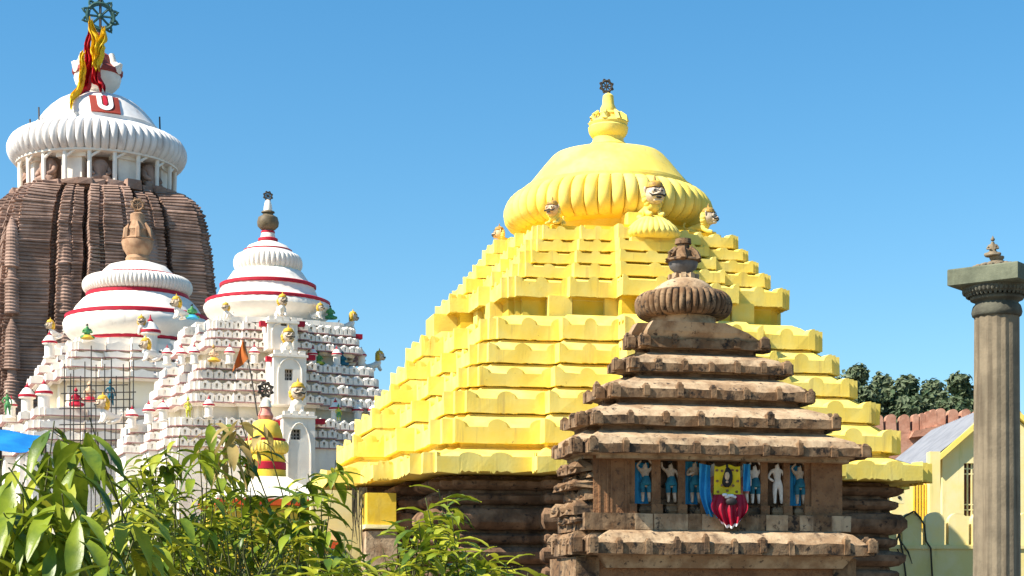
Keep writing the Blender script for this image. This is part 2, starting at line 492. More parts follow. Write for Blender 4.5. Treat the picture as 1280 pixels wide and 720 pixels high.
# ================================================================== YELLOW GATE TEMPLE
random.seed(3)
YAW = .236
gate = empty('gate_temple', (2.734, 50, 0), YAW, 'large yellow stepped pyramid temple with a ribbed dome and pot finial', 'temple')
G = Site(gate, 2.734, 50, YAW)
tiers = [(8.253, 3.172), (7.52, 3.93), (7.02, 4.72), (6.48, 5.441), (6.05, 6.08), (5.627, 6.734), (4.803, 7.949), (4.33, 8.54), (4.03, 8.96), (3.76, 9.33), (3.50, 9.688)]
tiers = [(a, h + EYE) for a, h in tiers]
top_z = G.za(286)
for i, (a, z) in enumerate(tiers):
    mb = MB()
    if i + 1 < len(tiers): an, zn = tiers[i + 1]
    else: an, zn = 3.05, z + .42
    if i == 5: an, zn = 5.05, z + .72
    sp = zn - z
    fh = sp * (.50 if i < 6 else .66)
    ear = sp * (.25 if i < 6 else .22) if i else .10
    t = .14
    neck = a - (.30 if i else .9)
    inner = plan(a - t, 0)
    outer = plan(a, 0)
    rings = [plan(neck, z - .07), plan(neck + .05, z + .015), plan(a - t * .5, z + .02), plan(a - t * .5, z + fh * .93),
             plan(max(an - .13, neck * .8) if i != 5 else an, zn - .03)]
    if i == 0:
        rings = [plan(a - 1.1, z + .0), plan(a - .25, z + .012), plan(a - t * .5, z + .02), plan(a - t * .5, z + fh * .9), plan(an - .35, zn - .05)]
    mb.rings(rings)
    for (j, k) in edges(outer):
        fascia(mb, outer[j], outer[k], inner[j], inner[k], z, z + fh, ear,   .24 if i < 6 else .15, jit=.045 if i == 0 else .012,
               bumps=2 if i == 0 else 1, ends=i > 0, minlen=.5)
    mb.wobble(.022, 1.6, i)
    mb.build('roof_tier', M['yellow'], gate)
# recessed neck between the two flights
mb = MB()
zn0, zn1 = tiers[5][1] + .60, tiers[6][1] + .05
mb.rings([plan(4.50, zn0), plan(4.50, zn1 - .12), plan(4.62, zn1)])
mb.build('recessed_neck', M['yellowdeep'], gate)
for k in range(4):
    for (u, q, wd) in ((-.55, .83, .62), (.55, .83, .62), (-.24, .86, .5), (.3, .86, .5), (0, 1.0, 1.2)):
        a4 = 4.55
        x, y = u * a4, -q * a4
        for _ in range(k): x, y = -y, x
        mb = MB(); mb.box((x, y, (zn0 + zn1) / 2), (wd, wd, zn1 - zn0 - .04))
        mb.build('neck_pier', M['yellow'], gate)
# platform and ribbed dome
mb = MB()
mb.rings([plan(3.05, tiers[-1][1] + .2), plan(3.05, tiers[-1][1] + .46)], cap1=True)
mb.build('roof_platform', M['yellowdeep'], gate)
zp = tiers[-1][1] + .40
za = G.za(294)
mb = MB()
mb.lathe([(2.35, zp), (2.35, za - .04), (2.5, za + .04), (2.5, za + .2)], 96)
mb.build('dome_neck', M['yellowdeep'], gate, smooth=35)
mb = MB()
K = 50 / F
mb.lathe([(r * K, G.za(y)) for r, y in ((108, 293), (117, 290), (125, 285.5), (129.5, 279), (131, 272), (130.5, 265), (128, 258), (123.5, 251.5), (117, 246), (110, 243), (104, 242))], 864, rmod=ribmod(48, .07))
mb.build('ribbed_disc', M['yellow'], gate, smooth=30)
mb = MB()
mb.lathe([(r * K, G.za(y)) for r, y in ((108, 244), (107.5, 239.5), (102, 238), (101, 235), (91, 223), (80, 209.5), (71, 199), (67, 196), (62, 194.5), (40, 193.5), (24, 193))], 96)
mb.wobble(.015, 1.5)
mb.build('dome', M['yellow'], gate, smooth=22)
mb = MB()
Z = lambda y: G.za(y)
mb.lathe([(.57, Z(195)), (.57, Z(183)), (.45, Z(178)), (.43, Z(173)), (.50, Z(170)), (.55, Z(166)), (.57, Z(160)), (.53, Z(158)), (.56, Z(155)), (.54, Z(153)),
          (.40, Z(150)), (.30, Z(146)), (.31, Z(143)), (.22, Z(140)), (.23, Z(136)), (.17, Z(131)), (.15, Z(120)), (.10, Z(118)), (.02, Z(116))], 40)
for k in range(8):
    t = 2 * PI * k / 8 + .3
    mb.tube([(.5 * math.cos(t), .5 * math.sin(t), Z(154)), (.47 * math.cos(t), .47 * math.sin(t), Z(147)), (.34 * math.cos(t), .34 * math.sin(t), Z(141))], [.10, .085, .04], 6)
fin = mb.build('pot_finial', M['yellow'], gate, smooth=40)
wheel_mb(.155, .03).build('wheel', M['iron'], fin, loc=(-.05, 0, Z(108)))
# ribbed half bell that carries the front lion
mb = MB()
BQ = 3.35
bell = G.at(815, 300, BQ)
mb.lathe([(.60, -.02), (.74, .06), (.76, .16), (.66, .30), (.50, .46), (.36, .56), (.2, .62)], 112, rmod=ribmod(28, .06))
mb.build('bell_ledge', M['yellow'], gate, smooth=50, loc=bell)
mb = MB()
mb.box((bell.x, bell.y + .25, bell.z - .12), (1.35, 1.2, .22))
mb.box((bell.x - .1, bell.y + .9, bell.z + .4), (.9, 1.1, .8))
mb.build('bell_block', M['yellow'], gate)
# wall of heavy rounded courses under the eave
def courses(mb, pl, a, z0, z1, hs, bulge, seg=.55, gap=.07, jit=.03):
    """irregular rounded stone courses following a stepped plan"""
    z = z0; k = 0
    while z < z1 - .05:
        h = hs[k % len(hs)]
        if z + h > z1: h = z1 - z
        b = bulge[k % len(bulge)]
        base = [Vector((x * a, y * a)) for x, y in pl]
        pts = []
        for (i, j) in edges(base):
            n = max(1, int((base[j] - base[i]).length / .25))
            for t in range(n): pts.append(base[i].lerp(base[j], t / n))
        rr = []
        for (dz, off) in ((0, -.06), (.04, b * .5), (h * .3, b * .95), (h * .6, b), (h - gap - .03, b * .55), (h - gap, -.06), (h, -.08)):
            ring = []
            for p in pts:
                f = 1 + off / a
                q = Vector((p.x * f, p.y * f, z + dz))
                nn = noise.noise(Vector((p.x * 1.1, p.y * 1.1, k * 9.1)))
                n2 = noise.noise(Vector((p.x * 4, p.y * 4, z * 5 + dz * 6)))
                q.x *= 1 + (nn * jit + n2 * jit * .5) / a; q.y *= 1 + (nn * jit + n2 * jit * .5) / a
                q.z += n2 * .018
                ring.append(q)
            rr.append(ring)
        mb.rings(rr)
        z += h; k += 1
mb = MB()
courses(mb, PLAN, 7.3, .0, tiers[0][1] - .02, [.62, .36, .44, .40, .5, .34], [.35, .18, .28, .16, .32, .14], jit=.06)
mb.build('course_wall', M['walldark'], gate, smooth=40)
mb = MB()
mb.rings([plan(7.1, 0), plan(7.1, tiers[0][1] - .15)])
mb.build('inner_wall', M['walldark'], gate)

# ================================================================== LIONS
def skin_mesh(verts, edg, radii, name, levels=1):
    me = bpy.data.meshes.new(name)
    me.from_pydata(verts, edg, [])
    o = bpy.data.objects.new(name, me)
    col.objects.link(o)
    md = o.modifiers.new('skin', 'SKIN')
    if not me.skin_vertices: me.skin_vertices.new()
    for k, r in enumerate(radii):
        me.skin_vertices[0].data[k].radius = (r, r) if not isinstance(r, tuple) else r
    me.skin_vertices[0].data[0].use_root = True
    ss = o.modifiers.new('sub', 'SUBSURF'); ss.levels = levels; ss.render_levels = levels
    dg = bpy.context.evaluated_depsgraph_get()
    ev = o.evaluated_get(dg)
    nm = bpy.data.meshes.new_from_object(ev)
    nm.name = name
    nm.polygons.foreach_set('use_smooth', [True] * len(nm.polygons))
    bpy.data.objects.remove(o); bpy.data.meshes.remove(me)
    return nm

def link_mesh(name, me, m, parent):
    o = bpy.data.objects.new(name, me)
    if m:
        me.materials.clear(); me.materials.append(m)
    col.objects.link(o); o.parent = parent
    return o

def lion_head(face, crownm, root, z, y, s=1.0, mane=None):
    """round guardian face looking along -y: muzzle, eyes, moustache, mane and domed crown"""
    mb = MB()
    mb.ball((0, y, z), (.30 * s, .28 * s, .31 * s), 20, 12)
    mb.ball((0, y - .24 * s, z - .10 * s), (.17 * s, .15 * s, .12 * s), 14, 8)
    mb.ball((0, y - .36 * s, z - .03 * s), (.07 * s, .06 * s, .05 * s), 10, 6)
    mb.ball((0, y - .22 * s, z - .22 * s), (.13 * s, .12 * s, .06 * s), 12, 6)
    for e in (-1, 1):
        mb.ball((e * .30 * s, y + .03 * s, z + .13 * s), (.06 * s, .04 * s, .11 * s), 8, 6)
        mb.ball((e * .12 * s, y - .245 * s, z + .07 * s), (.085 * s, .05 * s, .085 * s), 12, 8)
    head = mb.build('head', face, root, smooth=60)
    for e in (-1, 1):
        k = MB(); k.ball((e * .115 * s, y - .288 * s, z + .065 * s), (.034 * s, .025 * s, .036 * s), 10, 6)
        k.tube([(e * .02 * s, y - .29 * s, z + .15 * s), (e * .12 * s, y - .285 * s, z + .185 * s), (e * .22 * s, y - .22 * s, z + .14 * s)], .009 * s, 5)
        k.build('eye', M['black'], head, smooth=60)
    k = MB()
    k.tube([(-.27 * s, y - .22 * s, z - .01 * s), (-.2 * s, y - .32 * s, z - .10 * s), (-.07 * s, y - .405 * s, z - .085 * s), (.07 * s, y - .405 * s, z - .085 * s),
            (.2 * s, y - .32 * s, z - .10 * s), (.27 * s, y - .22 * s, z - .01 * s)], [.010 * s, .034 * s, .024 * s, .024 * s, .034 * s, .010 * s], 6)
    k.ball((0, y - .36 * s, z - .165 * s), (.10 * s, .03 * s, .03 * s), 10, 5)
    k.build('moustache', M['black'], head, smooth=60)
    k = MB()
    k.lathe([(.27 * s, 0), (.30 * s, .02 * s), (.30 * s, .06 * s), (.255 * s, .075 * s), (.25 * s, .14 * s), (.20 * s, .20 * s), (.11 * s, .24 * s), (.045 * s, .26 * s), (.04 * s, .32 * s), (.012 * s, .42 * s)], 20, c=(0, y + .03 * s, z + .17 * s))
    k.build('crown', crownm, root, smooth=40)
    if mane:
        k = MB()
        for t in range(11):
            an = -2.4 + t * 4.8 / 10
            x, zz = math.sin(an) * .30 * s, math.cos(an) * .30 * s
            k.ball((x * .85, y + .17 * s, z - .06 * s + zz * .82), (.12 * s, .15 * s, .12 * s), 8, 6)
        k.build('mane', mane, root, smooth=60)

def lion(kind):
    crouch = kind.endswith('_low')
    kind = kind.replace('_low', '')
    root = empty('lion_statue', (0, 0, 0))
    bodym, face, cr, mn = {'yellow': (M['yellow'], M['facewhite'], M['crown'], M['yellow']),
                           'tan': (M['yellow'], M['facetan'], M['crown'], M['yellow']),
                           'white': (M['white'], M['facewhite'], M['mane'], M['mane'])}[kind]
    v = [(0, .55, .34), (0, .25, .36), (0, -.02, .46), (0, -.12, .64), (0, -.14, .82),
         (-.20, .55, .22), (-.28, .30, .10), (-.24, .12, .06), (.20, .55, .22), (.28, .30, .10), (.24, .12, .06),
         (-.17, -.12, .40), (-.19, -.24, .10), (-.19, -.36, .06), (.17, -.12, .40), (.19, -.24, .10), (.19, -.36, .06),
         (0, .78, .40), (0, .9, .62), (0, .78, .80)]
    if crouch:
        v = [(0, .62, .30), (0, .25, .32), (0, -.08, .38), (0, -.18, .50), (0, -.22, .62),
             (-.22, .60, .20), (-.34, .34, .10), (-.30, .10, .07), (.22, .60, .20), (.34, .34, .10), (.30, .10, .07),
             (-.22, -.08, .26), (-.25, -.36, .10), (-.22, -.62, .07), (.22, -.08, .26), (.25, -.36, .10), (.22, -.62, .07),
             (0, .86, .34), (0, .98, .52), (0, .88, .70)]
    e = [(0, 1), (1, 2), (2, 3), (3, 4), (0, 5), (5, 6), (6, 7), (0, 8), (8, 9), (9, 10), (2, 11), (11, 12), (12, 13), (2, 14), (14, 15), (15, 16), (0, 17), (17, 18), (18, 19)]
    r = [.22, .22, .25, .24, .18, .15, .10, .08, .15, .10, .08, .12, .09, .08, .12, .09, .08, .06, .05, .07]
    link_mesh('body', skin_mesh(v, e, r, 'lion_body', 1), bodym, root)
    lion_head(face, cr, root, .80 if crouch else 1.05, -.34 if crouch else -.22, 1.15 if crouch else 1.0, mn)
    return root
LION = {}
def put_lion(kind, pos, face_dir, size, label, group, tilt=0):
    """face_dir: compass yaw of the looking direction, 0 = towards -y; size = total height in metres"""
    if kind not in LION: o = LION[kind] = lion(kind)
    else: o = copy_tree(LION[kind])
    o.location = pos
    s = size / 1.65
    o.scale = (s, s, s)
    o.rotation_euler = (tilt, 0, face_dir)
    tag(o, label, 'statue', group)
    return o

lg = 'lion statues on the yellow temple roof'
b = G.world(bell.x, -bell.y - .05, bell.z + .56)
put_lion('yellow_low', b, YAW + .05, 1.25, 'white faced lion statue with black moustache above the ribbed yellow bell', lg)
p = G.world(G.u(694, 2.55), 2.55, tiers[-1][1] + .42)
put_lion('tan_low', p, YAW - .75, .85, 'tan faced lion statue at the left foot of the yellow ribbed dome', lg)
p = G.world(G.u(878, 2.4), 2.4, tiers[-1][1] + .42)
put_lion('yellow_low', p, YAW + .85, .95, 'white faced lion statue at the right foot of the yellow ribbed dome', lg)
p = G.world(-3.0, -.2, tiers[-1][1] + .4)
put_lion('tan_low', p, YAW - PI / 2, .7, 'lion statue half hidden at far left behind the yellow ribbed dome', lg)

# ================================================================== DARK STONE SHRINE
random.seed(5)
SY = 36.0
SX = wx(854, SY)
shrine = empty('stone_shrine', (SX, SY, 0), YAW, 'weathered brown sandstone shrine with stepped roof in front of the yellow temple', 'shrine')
S = Site(shrine, SX, SY, YAW)
PX = SY / F                                     # metres per pixel at the axis
def splan(w_, q1, q0, z, k=.94):
    n = w_ * .07
    return [(-w_, -q1 + n * 1.6, z), (-w_ + n, -q1 + n * 1.6, z), (-w_ + n, -q1, z), (w_ - n, -q1, z), (w_ - n, -q1 + n * 1.6, z), (w_, -q1 + n * 1.6, z), (w_, q0, z), (-w_, q0, z)]
# (left px of the front corner, right px, bottom row) per roof step
steps = [(738, 1085, 568, 1.02), (744, 1048, 533, 1.0), (766, 1015, 499, .9), (790, 987, 465, .78), (804, 959, 435, .66)]
sw = []
for (xl, xr, yb, qf) in steps:
    wpx = (xr - xl) / 2
    q = wpx * PX * qf * .93
    ul, ur = S.u(xl, q), S.u(xr, q)
    sw.append((ul, ur, q, S.z(yb, 0, q)))
def rectplan(ul, ur, q, q0, z, n=.22):
    return [(ul - n, -q + n * 1.4, z), (ul, -q + n * 1.4, z), (ul, -q, z), (ur, -q, z), (ur, -q + n * 1.4, z), (ur + n * .6, -q + n * 1.4, z), (ur + n * .6, -q0, z), (ul - n, -q0, z)]
def stone_fascia(mb, pl, ql, z0, z1, pitch, post=.125, ph=.10, cnr=True):
    """worn parapet with small pinnacle posts along it"""
    n = len(pl)
    for (i, j) in edges(pl):
        if i == n - 2: continue
        p0, p1, q0, q1 = [Vector(v[:2]) for v in (pl[i], pl[j], ql[i], ql[j])]
        ln = (p1 - p0).length
        m = max(1, int(ln / .14))
        O0 = []; O1 = []; I0 = []; I1 = []
        for k in range(m + 1):
            t = k / m
            a = p0.lerp(p1, t); c = q0.lerp(q1, t)
            e = noise.noise(Vector((a.x * 3.1, a.y * 3.1, z0 * 3))) * .035
            e2 = noise.noise(Vector((a.x * 2.3, a.y * 2.3, z0 * 5 + 9))) * .03
            O0.append(mb.vert((a.x, a.y, z0 + e2))); O1.append(mb.vert((a.x, a.y, z1 + e)))
            I0.append(mb.vert((c.x, c.y, z0 + e2))); I1.append(mb.vert((c.x, c.y, z1 + e)))
        for k in range(m):
            mb.face((O0[k], O0[k + 1], O1[k + 1], O1[k])); mb.face((O1[k], O1[k + 1], I1[k + 1], I1[k]))
            mb.face((O0[k + 1], O0[k], I0[k], I0[k + 1]))
        mb.face((O0[0], O1[0], I1[0], I0[0])); mb.face((O0[-1], I0[-1], I1[-1], O1[-1]))
        d = (p1 - p0).normalized()
        nrm = Vector((d.y, -d.x))
        cnt = max(1, int(round(ln / pitch)))
        for k in range(cnt + 1 if cnr else cnt):
            t = k / cnt if cnt else 0
            if 0 < k < cnt and random.random() < .12: continue
            c = p0.lerp(p1, min(max(t, .0), 1.0)) - nrm * .055
            w_ = post * random.uniform(.75, 1.15); hh = (z1 - z0) * random.uniform(.9, 1.1) + ph * random.uniform(.5, 1.1)
            zc = z0 + random.uniform(-.02, .05)
            rz = math.atan2(d.y, d.x)
            mb.box((c.x, c.y, zc + hh * .4), (w_, .17, hh * .8), rz=rz, jit=.008)
            mb.box((c.x, c.y, zc + hh * .9), (w_ * .9, .15, hh * .2 + .004), rz=rz, jit=.008, top=.45)
for i, (ul, ur, q, z) in enumerate(sw):
    if i + 1 < len(sw): nul, nur, nq, nz_ = sw[i + 1]
    else: nul, nur, nq, nz_ = S.u(816, .9), S.u(908, .9), .92, S.za(411)
    sp = nz_ - z
    fh = sp * (.30 if i < 4 else .34)
    q0 = .32 * q
    mb = MB()
    nk = .27
    top_in = .22 if i < 4 else 0
    rr = [rectplan(ul + nk, ur - nk, q - nk, q0, z - sp * .14), rectplan(ul + nk, ur - nk, q - nk, q0, z - .02), rectplan(ul + .1, ur - .1, q - .1, q0, z + .02),
          rectplan(ul + .07, ur - .07, q - .07, q0, z + fh * .9),
          rectplan(ul + (nul - ul) * .45, ur + (nur - ur) * .45, q + (nq - q) * .45, q0, z + fh + (sp - fh) * (.34 if i < 4 else .45)),
          rectplan(nul + top_in, nur - top_in, nq - top_in, q0, nz_ - sp * (.13 if i < 4 else .02))]
    mb.rings(rr, cap0=True, cap1=True)
    mb.wobble(.014, 2.6, i)
    o = mb.build('roof_step', M['stonelight'], shrine)  # paler stone brightens the slopes by colour, as sunlight would
    mb = MB()
    stone_fascia(mb, rectplan(ul, ur, q, q0, z), rectplan(ul + .14, ur - .14, q - .14, q0, z), z, z + fh, .66 if i < 3 else .6)
    mb.build('parapet', M['stone'], o)
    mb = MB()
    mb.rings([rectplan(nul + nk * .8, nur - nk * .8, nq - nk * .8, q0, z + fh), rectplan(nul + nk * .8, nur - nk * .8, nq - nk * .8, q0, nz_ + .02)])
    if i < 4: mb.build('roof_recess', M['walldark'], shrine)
mb = MB()
Z = S.za
AM = 61 * PX
mb.lathe([(.70 * AM, Z(424)), (.70 * AM, Z(408)), (.66 * AM, Z(404)), (.68 * AM, Z(390))], 64)
mb.build('dome_neck', M['stonelight'], shrine, smooth=40)
mb = MB()
mb.lathe(amalaka_prof(AM, Z(399), Z(367), 12, .80), 440, rmod=ribmod(44, .10))
mb.wobble(.012, 3)
mb.build('ribbed_disc', M['stone'], shrine, smooth=50)
mb = MB()
mb.lathe([(AM * .80, Z(377)), (AM * .74, Z(370)), (AM * .68, Z(369)), (AM * .66, Z(365)), (AM * .56, Z(358.5)), (AM * .42, Z(353)), (AM * .30, Z(350)), (AM * .26, Z(349)), (AM * .24, Z(344)), (AM * .16, Z(343))], 64)
for k in range(10):
    t = 2 * PI * k / 10
    mb.box((AM * .27 * math.cos(t), AM * .27 * math.sin(t), Z(347)), (.1, .1, .1), rz=t)
mb.wobble(.02, 3)
mb.build('dome', M['stonelight'], shrine, smooth=35)
mb = MB()
mb.lathe([(.13, Z(345)), (.17, Z(341)), (.27, Z(336)), (.30, Z(331)), (.30, Z(327))], 28)
pf = mb.build('pot_finial', mat('grey pot stone', (.16, .15, .14), (.10, .09, .085), 5, rough=.7, bump=.3), shrine, smooth=40)
mb = MB()
mb.lathe([(.28, Z(328.5)), (.37, Z(327)), (.35, Z(324.5)), (.22, Z(322)), (.20, Z(314)), (.13, Z(312)), (.125, Z(306)), (.17, Z(305.5)), (.16, Z(299)), (.05, Z(298))], 20)
for k in range(6):
    t = 2 * PI * k / 6 + .2
    mb.tube([(.35 * math.cos(t), .35 * math.sin(t), Z(327)), (.29 * math.cos(t), .29 * math.sin(t), Z(319)), (.17 * math.cos(t), .17 * math.sin(t), Z(311))], [.075, .075, .05], 6)
mb.build('pot_crown', M['stone'], pf, smooth=40)

# shrine walls
QW = sw[0][2] - .55                              # front wall plane
ul_w, ur_w = S.u(742, QW), S.u(1053, QW)
z_eave = sw[0][3] + .05
z_sill1, z_sill0 = S.z(643, 0, QW), S.z(664, 0, QW)
z_c1, z_c0 = S.z(672, 0, QW), S.z(694, 0, QW + .5)
QB = .3
mb = MB()
def slab(mb, u0, u1, q0, q1, z0, z1, mi=0, jit=0):
    mb.box(((u0 + u1) / 2, -(q0 + q1) / 2, (z0 + z1) / 2), (abs(u1 - u0), abs(q1 - q0), abs(z1 - z0)), mi, jit=jit)
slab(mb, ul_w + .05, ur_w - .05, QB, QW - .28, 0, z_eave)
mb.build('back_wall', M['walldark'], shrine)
mb = MB()
slab(mb, ul_w, S.u(787, QW), QW - .9, QW, z_sill1 + .003, z_eave)
mb.wobble(.01, 3)
mb.build('corner_pilaster', M['carved'], shrine)
mb = MB()
slab(mb, S.u(1014, QW), ur_w, QW - .9, QW, z_sill1 + .003, z_eave)
mb.wobble(.01, 3)
mb.build('corner_pilaster', M['carved'], shrine)
mb = MB()   # slim carved edging on the left pilaster
for xx in (748, 758, 763, 781): slab(mb, S.u(xx, QW), S.u(xx + 2.2, QW), QW - .05, QW + .02, z_sill1 + .01, z_eave - .1)
mb.build('pilaster_edging', M['carved'], shrine)
for (xa, xb) in ((787, 795), (816, 827), (849, 858), (877, 884), (928, 934), (952, 961), (981, 989), (1007, 1014)):
    mb = MB()
    slab(mb, S.u(xa, QW), S.u(xb, QW), QW - .34, QW - .06, z_sill1 + .004, z_eave)
    slab(mb, S.u(xa - 1, QW), S.u(xb + 1, QW), QW - .30, QW + .02, z_sill1 + .003, z_sill1 + .18)
    mb.wobble(.012, 4)
    mb.build('niche_pillar', M['carved'], shrine)
mb = MB()
slab(mb, S.u(731, QW + .12), S.u(1064, QW + .12), QB, QW + .12, z_sill0, z_sill1)
mb.build('sill_course', M['stone'], shrine)
for (xa, xb) in ((794, 816), (818, 860), (878, 905), (958, 985), (1000, 1017), (1040, 1064)):
    mb = MB(); slab(mb, S.u(xa, QW + .14), S.u(xb, QW + .14), QW, QW + .135, z_sill0 + .012, z_sill1 - .008, jit=.004)
    mb.build('sill_block', M['stonelight'], shrine)
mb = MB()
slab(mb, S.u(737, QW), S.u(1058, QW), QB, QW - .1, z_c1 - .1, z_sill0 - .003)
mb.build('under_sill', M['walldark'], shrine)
# lower cornice
qc = QW + .62
q_b = .9
ulc, urc = S.u(738, qc), S.u(1093, qc)
zc = S.z(693, 0, qc)
mb = MB()
mb.rings([rectplan(ulc + .45, urc - .45, qc - .45, q_b, zc - .25), rectplan(ulc + .3, urc - .3, qc - .3, q_b, zc - .02), rectplan(ulc + .07, urc - .07, qc - .07, q_b, zc + .01), rectplan(ulc + .07, urc - .07, qc - .07, q_b, zc + .17),
          rectplan(ulc + .4, urc - .3, qc - .3, q_b, zc + .40), rectplan(ulc + .55, urc - .6, qc - .55, q_b, zc + .48)], cap0=True, cap1=True)
mb.wobble(.02, 2.5)
co = mb.build('cornice', M['stonelight'], shrine)
mb = MB()
stone_fascia(mb, rectplan(ulc, urc, qc, q_b, 0), rectplan(ulc + .14, urc - .14, qc - .14, q_b, 0), zc, zc + .21, .56, ph=.12)
mb.build('parapet', M['stone'], co)
mb = MB()
slab(mb, S.u(748, QW), S.u(1040, QW), QB, QW + .02, 0, zc - .06)
mb.build('base_wall', M['carved'], shrine)
mb = MB()
slab(mb, S.u(715, QW - .2), S.u(748, QW), QB, QW + .06, 0, zc - .05)
mb.build('base_pilaster', M['stone'], shrine)
mb = MB()
slab(mb, S.u(1040, QW), S.u(1068, QW), QB, QW + .08, 0, zc - .05)
mb.build('base_pilaster', M['stone'], shrine)
# carved mouldings up the left flank
mb = MB()
uu = ul_w - .02
zz = z_c1
k = 0
for (y0, y1, wd) in ((578, 592, .30), (592, 599, .12), (600, 612, .38), (612, 626, .16), (627, 644, .40), (645, 656, .30), (657, 664, .14), (665, 684, .44)):
    z0_, z1_ = S.z(y1, uu, QW - .6), S.z(y0, uu, QW - .6)
    hz_ = z1_ - z0_
    for qq in (QW - .30, QW - .86, QW - 1.42):
        cx_ = uu - wd * .3 + random.uniform(-.05, .05)
        mb.box((cx_, -qq, z0_ + hz_ * .30), (wd * 1.3, .53, hz_ * .5), jit=.03)
        mb.box((cx_, -qq, z0_ + hz_ * .74), (wd * 1.3, .53, hz_ * .4), jit=.03, top=.62)
        mb.ball((cx_ - wd * .45, -qq, z0_ + hz_ * .5), (wd * .35, .22, hz_ * .42), 10, 6)
mb.wobble(.04, 5)
mb.build('flank_moulding', M['stone'], shrine)

# ------------------------------------------------------------------ small painted figures
def figure_mesh(pose):
    # H = 1 body; joints
    A = {'armsup': [(-.15, .0, .80), (-.24, -.02, .90), (-.10, -.02, 1.02), (.15, 0, .80), (.23, -.03, .92), (.09, -.02, 1.04)],
         'hip': [(-.15, 0, .80), (-.26, -.02, .64), (-.12, -.08, .55), (.15, 0, .80), (.22, -.02, .62), (.23, -.02, .44)],
         'raise': [(-.15, 0, .80), (-.25, -.03, .86), (-.27, -.03, 1.0), (.15, 0, .80), (.23, -.02, .63), (.23, -.03, .46)],
         'flute': [(-.15, 0, .80), (-.23, -.08, .66), (-.04, -.17, .72), (.15, 0, .80), (.22, -.08, .68), (.10, -.16, .78)],
         'sit': [(-.17, 0, .52), (-.27, -.06, .36), (-.05, -.19, .34), (.17, 0, .52), (.27, -.06, .36), (.05, -.19, .34)]}[pose]
    if pose == 'sit':
        v = [(0, 0, .13), (0, 0, .30), (0, 0, .48), (0, -.01, .60), (0, -.01, .71)] + A + \
            [(-.12, -.02, .10), (-.36, -.18, .08), (-.04, -.30, .06), (.12, -.02, .10), (.36, -.18, .08), (.04, -.30, .06)]
        r = [.15, .14, .15, .055, .12, .06, .045, .04, .06, .045, .04, .12, .09, .06, .12, .09, .06]
    else:
        sw_ = .04
        v = [(sw_, 0, .50), (.02, 0, .62), (0, 0, .76), (0, -.01, .86), (0, -.01, .95)] + A + \
            [(-.06, 0, .46), (-.07, -.03, .25), (-.06, -.01, .04), (.11, 0, .46), (.10, -.04, .25), (.14, 0, .04)]
        r = [.10, .075, .105, .042, .088, .045, .035, .03, .045, .035, .03, .08, .055, .04, .08, .055, .04]
    e = [(0, 1), (1, 2), (2, 3), (3, 4), (2, 5), (5, 6), (6, 7), (2, 8), (8, 9), (9, 10), (0, 11), (11, 12), (12, 13), (0, 14), (14, 15), (15, 16)]
    return skin_mesh(v, e, r, 'figure_body', 1)
FIG = {}
def figure(pose, body, skirt, hair, label, group, pos, yaw, size, drape=None, crown=None):
    if pose not in FIG: FIG[pose] = figure_mesh(pose)
    me = FIG[pose].copy()
    root = empty('figure_statue', pos, yaw, label, 'statue', group)
    root.scale = (size * .86, size * .9, size) if pose != 'sit' else (size,) * 3
    bo = link_mesh('body', me, body, root)
    if skirt:
        mb = MB()
        if pose == 'sit':
            mb.lathe([(.20, .20), (.26, .12), (.36, .04), (.34, .0)], 16, c=(0, -.10, 0))
        else:
            mb.lathe([(.085, .66), (.125, .58), (.145, .50), (.14, .45), (.09, .43)], 16, c=(.025, -.005, 0))
            for e_, x1, x2, x3 in ((-1, -.06, -.075, -.065), (1, .105, .105, .135)):
                mb.tube([(x1, 0, .50), (x2, -.03, .36), (x2, -.035, .27)], [.085, .07, .066], 10)
        mb.build('skirt', skirt, root, smooth=60)
    hz = (.95 if pose != 'sit' else .71)
    mb = MB()
    mb.ball((0, .05, hz + .055), (.075, .06, .045), 12, 8)
    mb.ball((.02, .05, hz + .105), (.035, .035, .035), 8, 6)
    mb.build('hair', hair, root, smooth=60)
    if crown:
        mb = MB(); mb.lathe([(.09, 0), (.10, .04), (.07, .10), (.03, .16), (.005, .22)], 12, c=(0, .0, hz + .05))
        mb.build('crown', crown, root, smooth=50)
    mb = MB()
    mb.ball((0, -.075 - (.01 if pose == 'sit' else 0), hz - .005), (.014, .02, .02), 6, 5)
    mb.build('nose', body, bo)
    if drape:
        mb = MB()
        n = 14
        a_ = [( -.24 + .48 * k / n, .17 + .02 * math.sin(k * 1.6), .02) for k in range(n + 1)]
        b_ = [( -.22 + .44 * k / n, .15 + .02 * math.sin(k * 1.6), .98) for k in range(n + 1)]
        a2 = [(x, y + .02, z) for x, y, z in a_]; b2 = [(x, y + .02, z) for x, y, z in b_]
        mb.rings([a_, b_, b2, a2, a_], closed=False)
        mb.build('drape', drape, root, smooth=60)
    return root

